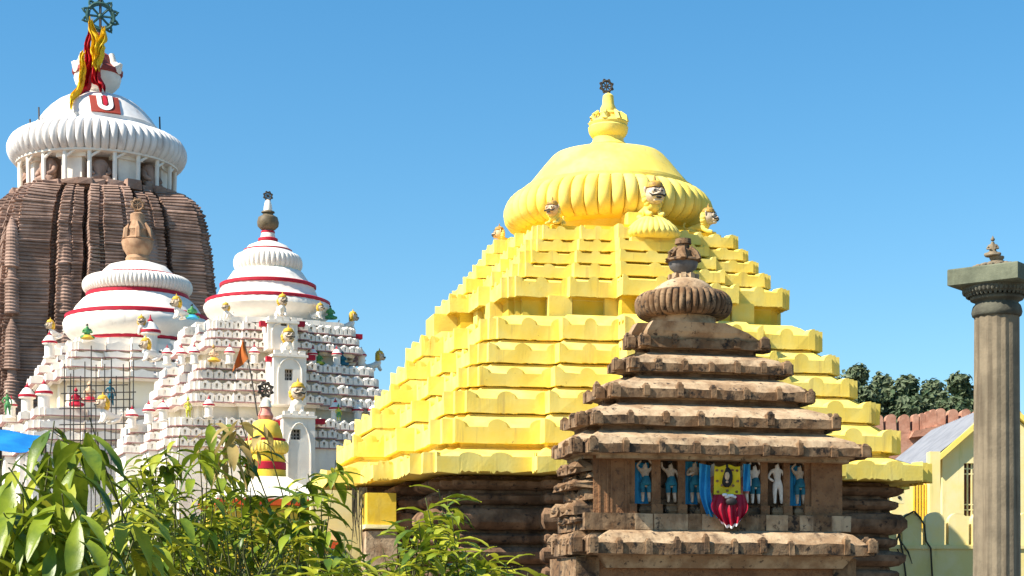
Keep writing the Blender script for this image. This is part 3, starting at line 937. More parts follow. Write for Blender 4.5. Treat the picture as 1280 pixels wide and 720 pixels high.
fg = 'painted figures in the niches of the stone shrine'
zped = S.z(631, 0, QW)
def pedestal(px):
    c = S.u(px, QW - .2)
    mb = MB()
    mb.lathe([(.16, z_sill1), (.20, z_sill1 + .06), (.17, z_sill1 + .12), (.13, z_sill1 + .15), (.18, z_sill1 + .19), (.18, zped)], 4, c=(0, 0, 0))
    mb.v = [((x * math.cos(PI / 4) - y * math.sin(PI / 4)) * 1.15 + c, (x * math.sin(PI / 4) + y * math.cos(PI / 4)) - (QW - .18), z) for x, y, z in mb.v]
    mb.wobble(.01, 5)
    mb.build('niche_pedestal', M['stone'], shrine)
niche = [(806, 'armsup', M['skin'], M['teal'], M['bluecloth'], 'niche figure with both arms raised, leftmost on the stone shrine front'),
         (838, 'raise', M['skin'], M['teal'], None, 'niche figure lifting one hand, second from the left on the stone shrine'),
         (868, 'flute', M['skin'], M['teal'], M['bluecloth'], 'niche figure with hands at its chest, just left of the blue scarf'),
         (943, 'armsup', M['skinpale'], M['teal'], None, 'niche figure with arms raised, just right of the yellow cloth'),
         (971, 'hip', M['skinpale'], None, None, 'plain white unskirted figure in the shrine niche between teal skirted ones'),
         (999, 'armsup', M['skin'], M['teal'], M['bluecloth'], 'niche figure with arms raised, rightmost on the stone shrine front')]
for (px, pose, bm_, sk, dr, lab) in niche:
    pedestal(px)
    P = G if False else S
    pos = S.world(S.u(px, QW - .12), QW - .12, zped)
    figure(pose, bm_, sk, M['black'], lab, fg, pos, YAW, .82 if 'armsup' in pose or pose == 'raise' else .86, dr)
for px, lab in ((891, 'pale attendant figure left of the yellow cloth on the shrine'), (928, 'pale attendant figure right of the yellow cloth on the shrine')):
    pedestal(px)
    figure('hip', M['skinpale'], M['pink'], M['black'], lab, fg, S.world(S.u(px, QW - .1), QW - .1, zped), YAW, .84)

# cloths hung on the shrine centre
def cloth_patch(name, pts_fn, nu, nv, m, label, cat, th=.012, parent=None):
    mb = MB()
    gr = [[pts_fn(i / nu, j / nv) for i in range(nu + 1)] for j in range(nv + 1)]
    idx = [[mb.vert(p) for p in row] for row in gr]
    idb = [[mb.vert((p[0], p[1] + th, p[2])) for p in row] for row in gr]
    for j in range(nv):
        for i in range(nu):
            mb.face((idx[j][i], idx[j][i + 1], idx[j + 1][i + 1], idx[j + 1][i]))
            mb.face((idb[j][i + 1], idb[j][i], idb[j + 1][i], idb[j + 1][i + 1]))
    for j in range(nv):
        for c in (0, nu): mb.face((idx[j][c], idx[j + 1][c], idb[j + 1][c], idb[j][c]))
    for i in range(nu):
        for r_ in (0, nv): mb.face((idx[r_][i], idx[r_][i + 1], idb[r_][i + 1], idb[r_][i]))
    o = mb.build(name, m, parent, smooth=60)
    if label: tag(o, label, cat)
    return o
def sworld(px, py, q):
    v = S.at(px, py, q); return S.world(v.x, -v.y, v.z)
def yc(a, b):
    px = 893 + 32 * a + 2 * b * (a - .5); py = 582 + 40 * b + 1.5 * math.sin(a * 9)
    return sworld(px, py, QW + .18 + .03 * math.sin(a * 7 + b * 2) + .02 * math.sin(b * 8))
yo = cloth_patch('yellow_cloth', yc, 16, 12, M['yellowcloth'], 'yellow patterned cloth with a dark oval ornament on the shrine front', 'cloth')
mb = MB()
for (a, b) in ((.1, .12), (.88, .12), (.12, .45), (.9, .45), (.15, .78), (.5, .82), (.85, .78), (.3, .6), (.72, .62), (.3, .15), (.7, .14)):
    p = yc(a, b) + Vector((0, -.012, 0)); mb.ball(p, (.028, .012, .028), 8, 5)
mb.build('embroidery_dots', M['carved'], yo)
mb = MB()
p = yc(.48, .40)
mb.ball(p + Vector((0, -.02, 0)), (.115, .05, .20), 14, 9); mb.ball(p + Vector((0, -.02, .22)), (.03, .03, .05), 8, 5)
oo = mb.build('oval_ornament', M['black'], yo, smooth=60)
mb = MB()
mb.ball(p + Vector((0, -.06, .02)), (.05, .03, .085), 10, 6); mb.ball(p + Vector((0, -.06, -.09)), (.03, .02, .03), 8, 5)
mb.build('ornament_face', M['facetan'], oo, smooth=60)
def rc(a, b):
    hw = 19 + 5 * math.sin(min(b * 1.5, 1) * PI / 2) - 11.5 * max(0, b - .35) / .65 * max(0, b - .35) / .65
    px = 911 + hw * (a * 2 - 1) + 2 * b
    py = 618 + 41 * b - 9 * (abs(a * 2 - 1)) ** 2 * b + 1.2 * b * math.sin(a * 25)
    return sworld(px, py, QW + .26 + .05 * math.sin(a * 25 + math.sin(b * 3)) * (.4 + b * .6) + .05 * math.sin(b * 2.6))
ro = cloth_patch('red_skirt_cloth', rc, 40, 14, M['redcloth'], 'gathered red satin skirt hanging below the yellow cloth on the shrine', 'cloth')
def hem(a, b):
    p = rc(a, .95 + .05 * b); return p + Vector((0, -.02, -.02 * b))
cloth_patch('white_hem', hem, 40, 2, M['whitecloth'], None, None, parent=ro)
mb = MB()
for k in range(5):
    p = rc(.36 + .07 * k, .02 + .07 * math.sin(k * 1.9) ** 2); mb.ball(p + Vector((0, -.05, 0)), (.055, .035, .035), 8, 5)
mb.build('garland', M['whitecloth'], ro, smooth=60)
mb = MB()
p = rc(.55, .22); mb.ball(p + Vector((0, -.08, 0)), (.11, .05, .08), 10, 6)
mb.build('waist_knot', M['black'], ro, smooth=60)
def bc(a, b):
    px = 874 + 14 * a + 16 * max(0, b - .5) ** 1.5 * 1.8; py = 579 + 66 * b + 3 * a
    return sworld(px, py, QW + .10 + .06 * math.sin(a * 12 + b * 3) + .05 * b)
cloth_patch('blue_scarf', bc, 18, 14, M['bluecloth'], 'long pale blue scarf hanging left of the yellow cloth', 'cloth')
def bc2(a, b):
    px = 929 + 9 * a; py = 580 + 34 * b
    return sworld(px, py, QW + .10 + .05 * math.sin(a * 10 + b * 3))
cloth_patch('blue_scarf', bc2, 12, 10, M['bluecloth'], 'short blue scarf hanging right of the yellow cloth', 'cloth')

# ================================================================== WHITE TEMPLES
def turret_proto():
    mb = MB(); mb.lathe([(.30, 0), (.30, .08), (.24, .10), (.24, .62), (.34, .66), (.34, .70)], 12)
    a = mb.build('turret', M['white'], None, smooth=35)
    mb = MB(); mb.lathe([(.345, .70), (.36, .72), (.36, .79), (.33, .81)], 12)
    b_ = mb.build('red_band', M['red'], a, smooth=35)
    mb = MB(); mb.lathe([(.32, .81), (.26, .90), (.17, 1.03), (.08, 1.10)], 12)
    c = mb.build('turret_cap', M['white'], a, smooth=50)
    mb = MB(); mb.lathe([(.09, 1.09), (.10, 1.14), (.04, 1.20), (.01, 1.34)], 8)
    d = mb.build('turret_tip', M['red'], a, smooth=50)
    return a
TP = turret_proto()
TP_USED = [False]
def turret(parent, loc, s):
    if not TP_USED[0]:
        TP_USED[0] = True; a = TP; a.parent = parent
    else:
        a = copy_tree(TP, parent)
    a.location = loc; a.scale = (s,) * 3
    return a

random.seed(11)
W_YAW = .366
def white_ledges(site, root, tl, t=.24, pitch=.44, plain=False):
    """tl: (a, z_bottom, z_top, next a, next z)"""
    for (a, z0, z1, an, zn) in tl:
        mb = MB()
        neck = a - .38
        mb.rings([plan(neck, z0 - .12), plan(neck + .05, z0 + .01), plan(a - t * .5, z0 + .015), plan(a - t, z0 + (z1 - z0) * .35), plan(an - .4, zn - .04)])
        o_, i_ = plan(a, 0), plan(a - t, 0)
        for (j, k) in edges(o_):
            cren(mb, o_[j], o_[k], i_[j], i_[k], z0, z1, pitch, 0, 1, .04, not plain and (o_[k][1] - o_[j][1]) > -.2)
        mb.build('ledge', [M['white'], M['maroon'], M['recess']], root)

RY = 75.0
RX = wx(335, RY)
rt = empty('white_temple', (RX, RY, 0), W_YAW, 'white stepped temple with red ringed bell dome, right of the scaffolded one', 'temple')
T1 = Site(rt, RX, RY, W_YAW)
def zl(site, py, a): return site.z(py, -.6 * a, .83 * a)
rl = [(6.3, 559), (6.15, 546), (6.0, 533), None, (5.05, 503), (4.85, 488), (4.65, 474.5), (4.45, 461.5), None, (4.0, 434), (3.85, 423), (3.7, 412)]
def make_ledges(site, root, rl, topz, gaps, plain=False):
    L_ = []
    for i, e in enumerate(rl):
        if e is None: continue
        a, py = e
        z0 = zl(site, py, a)
        nx = rl[i + 1] if i + 1 < len(rl) else None
        if nx is None and i + 1 < len(rl):
            nx2 = rl[i + 2]; zn = z0 + gaps; an = nx2[0] - .15
        elif nx is None: zn, an = topz, a - .5
        else: zn, an = zl(site, nx[1], nx[0]), nx[0]
        H = min((zn - z0), gaps)
        L_.append((a, z0, z0 + H * .86, an, zn))
    white_ledges(site, root, L_, pitch=1.5 if plain else .40, plain=plain)
    return L_
topz = T1.z(401, 0, 3)
LL = make_ledges(T1, rt, rl, topz, .45)
# niche walls behind the turrets
def niche_wall(root, a, z0, z1, m='cream'):
    mb = MB(); mb.rings([plan(a, z0), plan(a, z1)]); mb.build('niche_wall', M[m], root)
niche_wall(rt, 3.35, LL[6][1] + .1, LL[7][1] + .05)
niche_wall(rt, 4.35, LL[2][1] + .1, LL[3][1] + .05)
mb = MB(); mb.rings([plan(6.2, 0), plan(6.2, LL[0][1])]); mb.build('base_wall', M['white'], rt)
mb = MB(); mb.rings([plan(3.2, topz - .1), plan(3.2, topz + .12)], cap1=True); mb.build('roof_platform', M['white'], rt)
def ring_of(mb, r, z, tube, n=72, mi=0): mb.lathe([(r, z - tube), (r + tube * .8, z - tube * .6), (r + tube * .8, z + tube * .6), (r, z + tube)], n, mi=mi)
P1 = RY / F
Z = T1.za
mb = MB()
mb.lathe([(62 * P1, Z(408)), (64 * P1, Z(404)), (75 * P1, Z(397)), (79.5 * P1, Z(389)), (78.5 * P1, Z(384)), (75 * P1, Z(380)),
          (66 * P1, Z(376)), (61 * P1, Z(369)), (58 * P1, Z(362)), (58 * P1, Z(358)), (52 * P1, Z(354)), (47 * P1, Z(347)), (43 * P1, Z(341)), (38 * P1, Z(339))], 96,
         rmod=lambda t, r, z: 1 + .006 * math.sin(36 * t))
mb.build('bell_dome', M['white'], rt, smooth=40)
mb = MB(); ring_of(mb, 75.5 * P1, Z(379.5), .085); mb.build('red_ring', M['red'], rt, smooth=40)
mb = MB(); ring_of(mb, 58 * P1, Z(358.5), .085); mb.build('red_ring', M['red'], rt, smooth=40)
mb = MB(); mb.lathe(amalaka_prof(43 * P1, Z(341), Z(319), 9, .84), 240, rmod=ribmod(40, .05)); mb.build('ribbed_disc', M['white'], rt, smooth=50)
mb = MB(); mb.lathe([(38 * P1, Z(321)), (33 * P1, Z(317)), (29 * P1, Z(314)), (24 * P1, Z(308)), (15 * P1, Z(304)), (10 * P1, Z(302)), (9 * P1, Z(296)), (8 * P1, Z(290)), (6 * P1, Z(288))], 64); mb.build('dome_cap', M['white'], rt, smooth=40)
mb = MB(); ring_of(mb, 29 * P1, Z(314), .045); mb.build('red_ring', M['red'], rt, smooth=40)
mb = MB(); ring_of(mb, 10.5 * P1, Z(300), .075, 32); mb.build('red_ring', M['red'], rt, smooth=40)
mb = MB(); ring_of(mb, 7.2 * P1, Z(290.5), .06, 32); mb.build('red_ring', M['red'], rt, smooth=40)
mb = MB(); mb.lathe([(5 * P1, Z(289)), (9 * P1, Z(287)), (13 * P1, Z(283)), (13.6 * P1, Z(278)), (12 * P1, Z(272)), (7 * P1, Z(269)), (6 * P1, Z(267)), (8.5 * P1, Z(266)), (8 * P1, Z(264.5)), (4 * P1, Z(263))], 32)
pf = mb.build('pot_finial', M['potbrown'], rt, smooth=40)
mb = MB(); mb.lathe([(5.5 * P1, Z(264)), (5 * P1, Z(258)), (3.6 * P1, Z(252)), (2 * P1, Z(250))], 20); mb.build('pot_neck', M['white'], pf, smooth=40)
wheel_mb(4.6 * P1, .035).build('wheel', M['iron'], pf, loc=(0, 0, Z(245)))

# stepped front blocks carrying lions
def front_block(site, root, px0, px1, py0, py1, q, dq, win=None, arch=True):
    u0, u1 = site.u(px0, q), site.u(px1, q)
    z1, z0 = site.z(py0, 0, q), site.z(py1, 0, q)
    mb = MB()
    if win:
        wx0, wx1 = site.u(win[0], q), site.u(win[1], q); wz1, wz0 = site.z(win[2], 0, q), site.z(win[3], 0, q)
        cx = (u0 + u1) / 2
        slab(mb, u0, wx0, q - .3, q, z0, z1); slab(mb, wx1, u1, q - .3, q, z0, z1)
        slab(mb, wx0, wx1, q - .3, q, wz1, z1); slab(mb, wx0, wx1, q - .3, q, z0, wz0)
        slab(mb, u0, u1, q - dq, q - .34, z0, z1)
        for i in range(9):      # arch moulding
            pass
        mb.tube([(cx + (u1 - u0) * .36 * math.cos(PI * k / 10), -q - .02, z0 + (z1 - z0) * (.62 + .30 * math.sin(PI * k / 10))) for k in range(11)], .028, 6)
        for e in (-1, 1): mb.box((cx + e * (u1 - u0) * .36, -q - .02, z0 + (z1 - z0) * .31), (.056, .05, (z1 - z0) * .62))
    else:
        slab(mb, u0, u1, q - dq, q, z0, z1)
    for k in range(4):
        slab(mb, u0 + (u1 - u0) * (k + .12) / 4, u0 + (u1 - u0) * (k + .88) / 4, q - .25, q + .03, z1 - .05, z1 + .14)
    slab(mb, u0 - .06, u1 + .06, q - dq, q + .06, z1 - .12, z1 - .02)
    o = mb.build('front_block', M['white'], root)
    if win:
        mb = MB()
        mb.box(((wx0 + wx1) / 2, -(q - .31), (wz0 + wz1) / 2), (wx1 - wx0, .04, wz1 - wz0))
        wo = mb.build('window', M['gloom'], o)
        mb = MB()
        for k in range(1, 3): mb.box((wx0 + (wx1 - wx0) * k / 3, -(q - .22), (wz0 + wz1) / 2), (.05, .05, wz1 - wz0))
        for k in range(1, 3): mb.box(((wx0 + wx1) / 2, -(q - .22), wz0 + (wz1 - wz0) * k / 3), (wx1 - wx0, .045, .05))
        mb.build('window_bars', M['recess'], wo)
    return o
front_block(T1, rt, 335, 372, 401, 437, 4.3, 1.2, (351, 359, 397, 408))
front_block(T1, rt, 342, 383, 443, 506, 5.4, 1.5, (356, 366, 462, 476))
front_block(T1, rt, 354, 394, 519, 640, 6.8, 1.5, (364, 376, 537, 550))
for (px, py, q) in ((331, 405, 4.0), (374, 405, 4.0), (339, 449, 5.0), (387, 447, 5.0), (350, 529, 6.2), (399, 527, 6.2), (446, 421, 2.4)):
    v = T1.at(px, py, q); mb = MB(); mb.box(v, (.42, .3, .2)); mb.build('red_capstone', M['red'], rt)
# turrets in the two niche bands
def turrets(site, root, rows):
    for (pxs, py, q, s) in rows:
        for px in pxs:
            v = site.at(px, py, q)
            turret(root, v, s)
turrets(T1, rt, [((243, 287, 318), 455, 4.55 * .86, .62), ((391, 421), 457, 4.55 * .80, .62), ((452,), 458, 2.6, .62),
                 ((209, 227), 456, 2.3, .62), ((204,), 527, 4.2, .68), ((186,), 530, 2.6, .72), ((165,), 536, 1.4, .72), ((261,), 522, 6.0 * .84, .66), ((419,), 528, 6.1 * .80, .74), ((447, 466), 529, 4.1, .7)])

lw = 'lion statues on the white temples'
def wl(site, yaw, px, py, q, dirn, size, label, kind='white'):
    v = site.at(px, py, q)
    put_lion(kind, site.world(v.x, -v.y, v.z), yaw + dirn, size * .88, label, lw)
put = [(352, 396, 4.1, .1, 1.15, 'white lion statue with yellow crown directly under the right white bell dome'),
       (359, 446, 5.0, .1, 1.45, 'white lion statue on the white block, middle of three stacked lions'),
       (371, 522, 6.3, .0, 1.75, 'large white lion statue above the barred window, lowest of three stacked lions'),
       (284, 399, 2.6, -.9, .85, 'small white lion statue on the left rim of the right white dome'),
       (398, 399, 2.4, .8, .85, 'small white lion statue on the right rim of the right white dome'),
       (438, 414, .5, 1.4, 1.1, 'yellow maned lion statue against blue sky on the upper right temple corner'),
       (471, 464, .3, 1.4, 1.15, 'yellow maned lion statue against blue sky on the lower right temple corner'),
       (224, 399, 1.0, -1.3, 1.2, 'yellow maned lion statue at the upper left corner of the right white temple'),
       (186, 452, .8, -1.4, 1.25, 'yellow maned lion statue midway up the left flank of the right white temple'),
       (133, 530, .6, -1.3, 1.5, 'yellow maned lion statue just above the mango leaves before the scaffolding')]
for (px, py, q, d, s, lab) in put: wl(T1, W_YAW, px, py, q, d, s, lab)

sg = 'small painted statues on the white temples'
def wf(site, px, py, q, pose, body, skirt, lab, s, crown=None):
    v = site.at(px, py, q)
    figure(pose, body, skirt, M['black'], lab, sg, site.world(v.x, -v.y, v.z), W_YAW, s, None, crown)
wf(T1, 267, 452, 4.55 * .84, 'sit', M['facetan'], M['mane'], 'ochre seated statue between two turrets on the upper left ledge', .72, M['crown'])
wf(T1, 341, 452, 4.0, 'sit', M['facetan'], M['mane'], 'ochre seated statue left of the middle stacked lion', .5, M['crown'])
wf(T1, 398, 456, 4.0 * .85, 'sit', M['green'], M['limecloth'], 'green and lime seated statue on the upper right ledge', .66, M['green'])
wf(T1, 428, 457, 3.3, 'sit', M['teal'], M['teal'], 'teal seated statue on the upper right ledge', .66, M['teal'])
wf(T1, 235, 523, 6.0 * .84, 'hip', M['limecloth'], M['limecloth'], 'lime standing statue on the lower left ledge above the leaves', .72, M['limecloth'])
wf(T1, 423, 527, 6.1 * .84, 'hip', M['limecloth'], M['green'], 'green standing statue on the lower right ledge beside the yellow temple', .6, M['green'])
wf(T1, 413, 399, 1.6, 'sit', M['green'], M['green'], 'dark green seated statue at the right foot of the right white dome', .7)
wf(T1, 240, 399, 2.0, 'sit', M['green'], M['bluecloth'], 'green and blue seated statue at the left foot of the right white dome', .75)

# left white temple (behind, with scaffolding)
random.seed(12)
LY = 95.0
LX = wx(172, LY)
lt = empty('white_temple', (LX, LY, 0), W_YAW, 'white stepped temple with red ringed dome behind bamboo scaffolding', 'temple')
T2 = Site(lt, LX, LY, W_YAW)
P2 = LY / F
rl2 = [(8.3, 566), (8.0, 550), (7.6, 536), (7.2, 520), None, (5.7, 472), (5.3, 459), (4.95, 447), (4.7, 438)]
LL2 = make_ledges(T2, lt, rl2, T2.z(428, 0, 4), .55, True)
niche_wall(lt, 4.9, LL2[3][1] + .2, LL2[4][1] + .05)
mb = MB(); mb.rings([plan(8.1, 0), plan(8.1, LL2[0][1])]); mb.build('base_wall', M['white'], lt)
mb = MB(); mb.rings([plan(4.4, T2.z(432, 0, 4)), plan(4.4, T2.z(424, 0, 4))], cap1=True); mb.build('roof_platform', M['white'], lt)
Z = T2.za
mb = MB()
mb.lathe([(70 * P2, Z(440)), (73 * P2, Z(433)), (84 * P2, Z(424)), (90 * P2, Z(416)), (91 * P2, Z(408)), (89 * P2, Z(403)), (85 * P2, Z(399)), (80 * P2, Z(395)), (75 * P2, Z(386)), (68 * P2, Z(378)), (60 * P2, Z(372)), (60 * P2, Z(370))], 96, rmod=lambda t, r, z: 1 + .005 * math.sin(60 * t))
mb.build('bell_dome', M['white'], lt, smooth=40)
for (r, y, tb) in ((86.5, 399.5, .13), (76.5, 430, .10), (61, 371.5, .12), (50, 347.5, .10)):
    mb = MB(); ring_of(mb, r * P2, Z(y), tb); mb.build('red_ring', M['red'], lt, smooth=40)
mb = MB(); mb.lathe(amalaka_prof(68 * P2, Z(370), Z(348), 9, .84), 400, rmod=ribmod(80, .03)); mb.build('ribbed_disc', M['white'], lt, smooth=50)
mb = MB(); mb.lathe([(58 * P2, Z(350)), (50 * P2, Z(348)), (44 * P2, Z(342)), (36 * P2, Z(334)), (20 * P2, Z(329)), (8 * P2, Z(327))], 64); mb.build('dome_cap', M['white'], lt, smooth=40)
mb = MB(); mb.lathe([(14 * P2, Z(328)), (15 * P2, Z(324)), (13 * P2, Z(320)), (18 * P2, Z(312)), (20 * P2, Z(303)), (19 * P2, Z(301)), (20 * P2, Z(300)), (15 * P2, Z(297)), (14 * P2, Z(290)), (15 * P2, Z(288)), (12 * P2, Z(283)), (9 * P2, Z(276)), (9 * P2, Z(268)), (5 * P2, Z(266))], 32)
for k in range(6):
    t = 2 * PI * k / 6 + .4
    mb.tube([(17.5 * P2 * math.cos(t), 17.5 * P2 * math.sin(t), Z(300)), (16 * P2 * math.cos(t), 16 * P2 * math.sin(t), Z(288)), (10 * P2 * math.cos(t), 10 * P2 * math.sin(t), Z(279))], [.16, .15, .08], 6)
pf = mb.build('pot_finial', M['pot'], lt, smooth=40)
wheel_mb(6.5 * P2, .055).build('wheel', M['pot'], pf, loc=(0, 0, Z(256)))
wl(T2, W_YAW, 66, 424, 1.0, -1.3, 1.3, 'yellow maned lion statue at the left foot of the scaffolded white dome')
wl(T2, W_YAW, 177, 418, 4.6, -.3, 1.2, 'yellow maned lion statue at the right foot of the scaffolded white dome')
turrets(T2, lt, [((62,), 448, 2.2, 1.1), ((34,), 518, 3.0, 1.25), ((55,), 514, 4.0, 1.25), ((14,), 523, 1.6, .9), ((188,), 442, 4.6, 1.5)])
wf(T2, 109, 424, 4.2, 'sit', M['green'], M['mane'], 'dark green seated statue at the front foot of the scaffolded white dome', .95)
wf(T2, 138, 508, 6.2, 'hip', M['teal'], M['teal'], 'teal standing statue inside the scaffolding', 1.15, M['teal'])
wf(T2, 95, 508, 6.2, 'sit', M['red'], M['red'], 'red seated statue inside the scaffolding', 1.0, M['red'])
wf(T2, 112, 502, 6.0, 'sit', M['facetan'], M['red'], 'tan and red seated statue inside the scaffolding', 1.1, M['facetan'])
wf(T2, 9, 520, 3.6, 'hip', M['green'], M['green'], 'green standing statue at the far left edge above the blue tarpaulin', 1.15, M['skin'])

# scaffolding
sq = 8.9
v0 = T2.world(T2.u(118, sq), sq, 0)
scf = empty('scaffolding', v0, W_YAW, 'thin dark pole scaffolding in front of the left white temple', 'scaffolding')
def srel(px, py, q):
    v = T2.at(px, py, q); v2 = Vector((v.x - T2.u(118, sq), v.y + sq, v.z)); return v2
random.seed(7)
for (px, ytop, q) in ((81, 455, sq), (88, 467, sq), (92, 462, 7.6), (107, 452, sq), (115, 432, sq), (121, 456, 7.6), (131, 455, sq), (140, 448, sq), (154, 455, 7.6), (162, 452, sq), (166, 450, 7.6), (100, 470, 7.6), (146, 470, 7.6)):
    t_ = srel(px + random.uniform(-1, 1), ytop, q); bt = Vector((t_.x + random.uniform(-.1, .1), t_.y, 0))
    mb = MB(); mb.tube([bt, t_], .027, 6); mb.build('pole', M['iron'], scf)
for (x0, x1, py, q) in ((76, 168, 472, sq), (76, 170, 491, sq), (74, 168, 510, sq), (84, 160, 482, 7.6), (80, 166, 500, 7.6), (74, 168, 530, sq), (74, 168, 550, sq)):
    mb = MB(); mb.tube([srel(x0, py + 1, q + .06), srel(x1, py - 1, q + .06)], .03, 6); mb.build('pole', M['iron'], scf)

# ================================================================== TALL CURVED STONE TOWER
random.seed(21)
BY = 130.0
BX = wx(122, BY)
PB = BY / F
tw = empty('temple_tower', (BX, BY, 0), W_YAW, 'tall curved brown stone tower with a white ribbed disc and flag draped wheel', 'tower')
TB = Site(tw, BX, BY, W_YAW)
Z = TB.za
PQ = [(-.86, .86), (-.80, .86), (-.80, .90), (-.52, .90), (-.50, .79), (-.47, .79), (-.46, .95), (-.375, .95), (-.37, .925), (-.35, .925), (-.345, .95), (-.26, .95), (-.25, .81), (-.22, .81), (-.21, 1.03), (-.125, 1.03), (-.12, 1.0), (-.085, 1.0), (-.08, 1.04), (.08, 1.04), (.085, 1.0), (.12, 1.0), (.125, 1.03), (.21, 1.03), (.22, .81), (.25, .81), (.26, .95), (.345, .95), (.35, .925), (.37, .925), (.375, .95), (.46, .95), (.47, .79), (.50, .79), (.52, .90), (.80, .90), (.80, .86)]
TPL = make_plan(PQ)
prof = [(700, 150), (600, 149), (500, 147), (450, 145), (400, 142), (350, 138), (320, 134.5), (300, 131.5), (288, 128), (275, 123), (266, 117.5), (260, 111), (256, 104), (253, 96)]
def hw(y):
    for (y0, w0), (y1, w1) in zip(prof, prof[1:]):
        if y1 <= y <= y0: return w0 + (w1 - w0) * (y - y0) / (y1 - y0)
    return prof[0][1] if y > prof[0][0] else prof[-1][1]
mb = MB()
rr = [[(x * 150 * PB, y * 150 * PB, 0) for x, y in TPL]]
y = 660.0
k = 0
while y > 253:
    st = random.choice((3.6, 4.0, 4.4, 4.8))
    a = hw(y) * PB
    for (dy, off) in ((0, -.11), (.3, .0), (2.2, .03), (2.9, -.10)):
        yy = y - dy
        a = hw(yy) * PB + off + (.09 if k % 6 == 0 else 0)
        rr.append([(px_ * a, py_ * a, Z(yy)) for px_, py_ in TPL])
    y -= st; k += 1
mb.rings(rr, cap1=True)
mb.wobble(.10, .55, 3)
mb.wobble(.07, 2.3, 5)
mb.build('shaft', M['tower'], tw)
# small spires carved in relief on the shaft faces
def mini_spire(px, y0, y1, w_, q_off=0):
    zz0, zz1 = Z(y0), Z(y1)
    ym = (y0 + y1) / 2
    a0 = hw(y0) * PB; a1 = hw(max(y1, 250)) * PB
    mbs = MB()
    n = 16
    rr = []
    for k in range(61):
        f = k / 60
        yy = y0 + (y1 - y0) * f
        a = hw(max(yy, 256)) * PB
        q = a * (.93 + q_off)
        r = w_ * (1.0 if f < .42 else 1.0) * PB
        if f < .36: rad = r * (1.0 - .12 * f)
        elif f < .40: rad = r * .62
        elif f < .47: rad = r * .55
        elif f < .50: rad = r * 1.0
        else:
            g_ = (f - .5) / .5
            rad = r * (1.0 - .30 * g_ - .55 * max(0, g_ - .75) / .25)
        rad *= 1 + (.07 if k % 2 else -.07)
        u = TB.u(px, q)
        rr.append([(u + rad * math.cos(2 * PI * i / n) * (1.1 if i % 2 else 1), -q + rad * .8 * math.sin(2 * PI * i / n), wz(yy, TB.depth(u, q))) for i in range(n)])
    mbs.rings(rr, cap0=True, cap1=True)
    mbs.build('relief_spire', M['tower'], tw)
mini_spire(83, 392, 262, 9.5)
mini_spire(15, 392, 270, 8)
mini_spire(190, 400, 266, 8.5)
mini_spire(15, 520, 398, 9)
mini_spire(83, 530, 398, 10)
# dark slot window and ladder on the front face
q = 1.035 * hw(268) * PB
mb = MB(); v = TB.at(140, 268, q); mb.box(v, (.36, .25, .75)); mb.build('slot_window', M['black'], tw)
mb = MB()
for e in (116, 162):
    mb.tube([TB.at(e, 238, hw(243) * PB), TB.at(e, 262, 1.05 * hw(262) * PB + .1), TB.at(e, 330, 1.05 * hw(330) * PB + .1)], .06, 5)
for y in range(246, 330, 5): mb.tube([TB.at(116, y, 1.05 * hw(y) * PB + .08), TB.at(132, y, 1.05 * hw(y) * PB + .08)], .05, 5)
mb.build('ladder', M['iron'], tw)
# platform stones, drum, statues and struts
mb = MB()
mb.lathe([(100 * PB, Z(260)), (104 * PB, Z(256)), (101 * PB, Z(253)), (102 * PB, Z(250)), (97 * PB, Z(247))], 60)
for k in range(34):
    t = 2 * PI * k / 34 + random.uniform(-.05, .05); r = random.uniform(96, 104) * PB
    mb.box((r * math.cos(t), r * math.sin(t), Z(253 + random.uniform(-2, 2))), (random.uniform(.6, 1.1), random.uniform(.8, 1.2), random.uniform(.3, .6)), rz=t, jit=.08)
mb.build('platform', M['tower'], tw)
mb = MB(); mb.lathe([(74 * PB, Z(256)), (74 * PB, Z(200))], 60); mb.build('drum', M['tower'], tw, smooth=40)
for k in range(8):
    t = 2 * PI * (k + .5) / 8 - .1
    mb = MB(); mb.box((80 * PB * math.cos(t), 80 * PB * math.sin(t), Z(229)), (.8, 1.5, Z(206) - Z(252)), rz=t)
    mb.box((81 * PB * math.cos(t), 81 * PB * math.sin(t), Z(214)), (1.0, 2.2, .45), rz=t)
    mb.build('drum_buttress', M['white'], tw)
for k in range(20):
    t = 2 * PI * k / 20 + .08
    c, s_ = math.cos(t), math.sin(t)
    mb = MB()
    mb.tube([(94 * PB * c, 94 * PB * s_, Z(256)), (95 * PB * c, 95 * PB * s_, Z(212))], .16, 8)
    mb.tube([(95 * PB * c, 95 * PB * s_, Z(220)), (95 * PB * c - s_ * .8, 95 * PB * s_ + c * .8, Z(211))], .10, 6)
    mb.build('strut', M['white'], tw)
mb = MB(); mb.lathe([(94 * PB, Z(213)), (99 * PB, Z(212)), (99 * PB, Z(209.5)), (94 * PB, Z(209))], 80); mb.build('ring_beam', M['white'], tw, smooth=40)
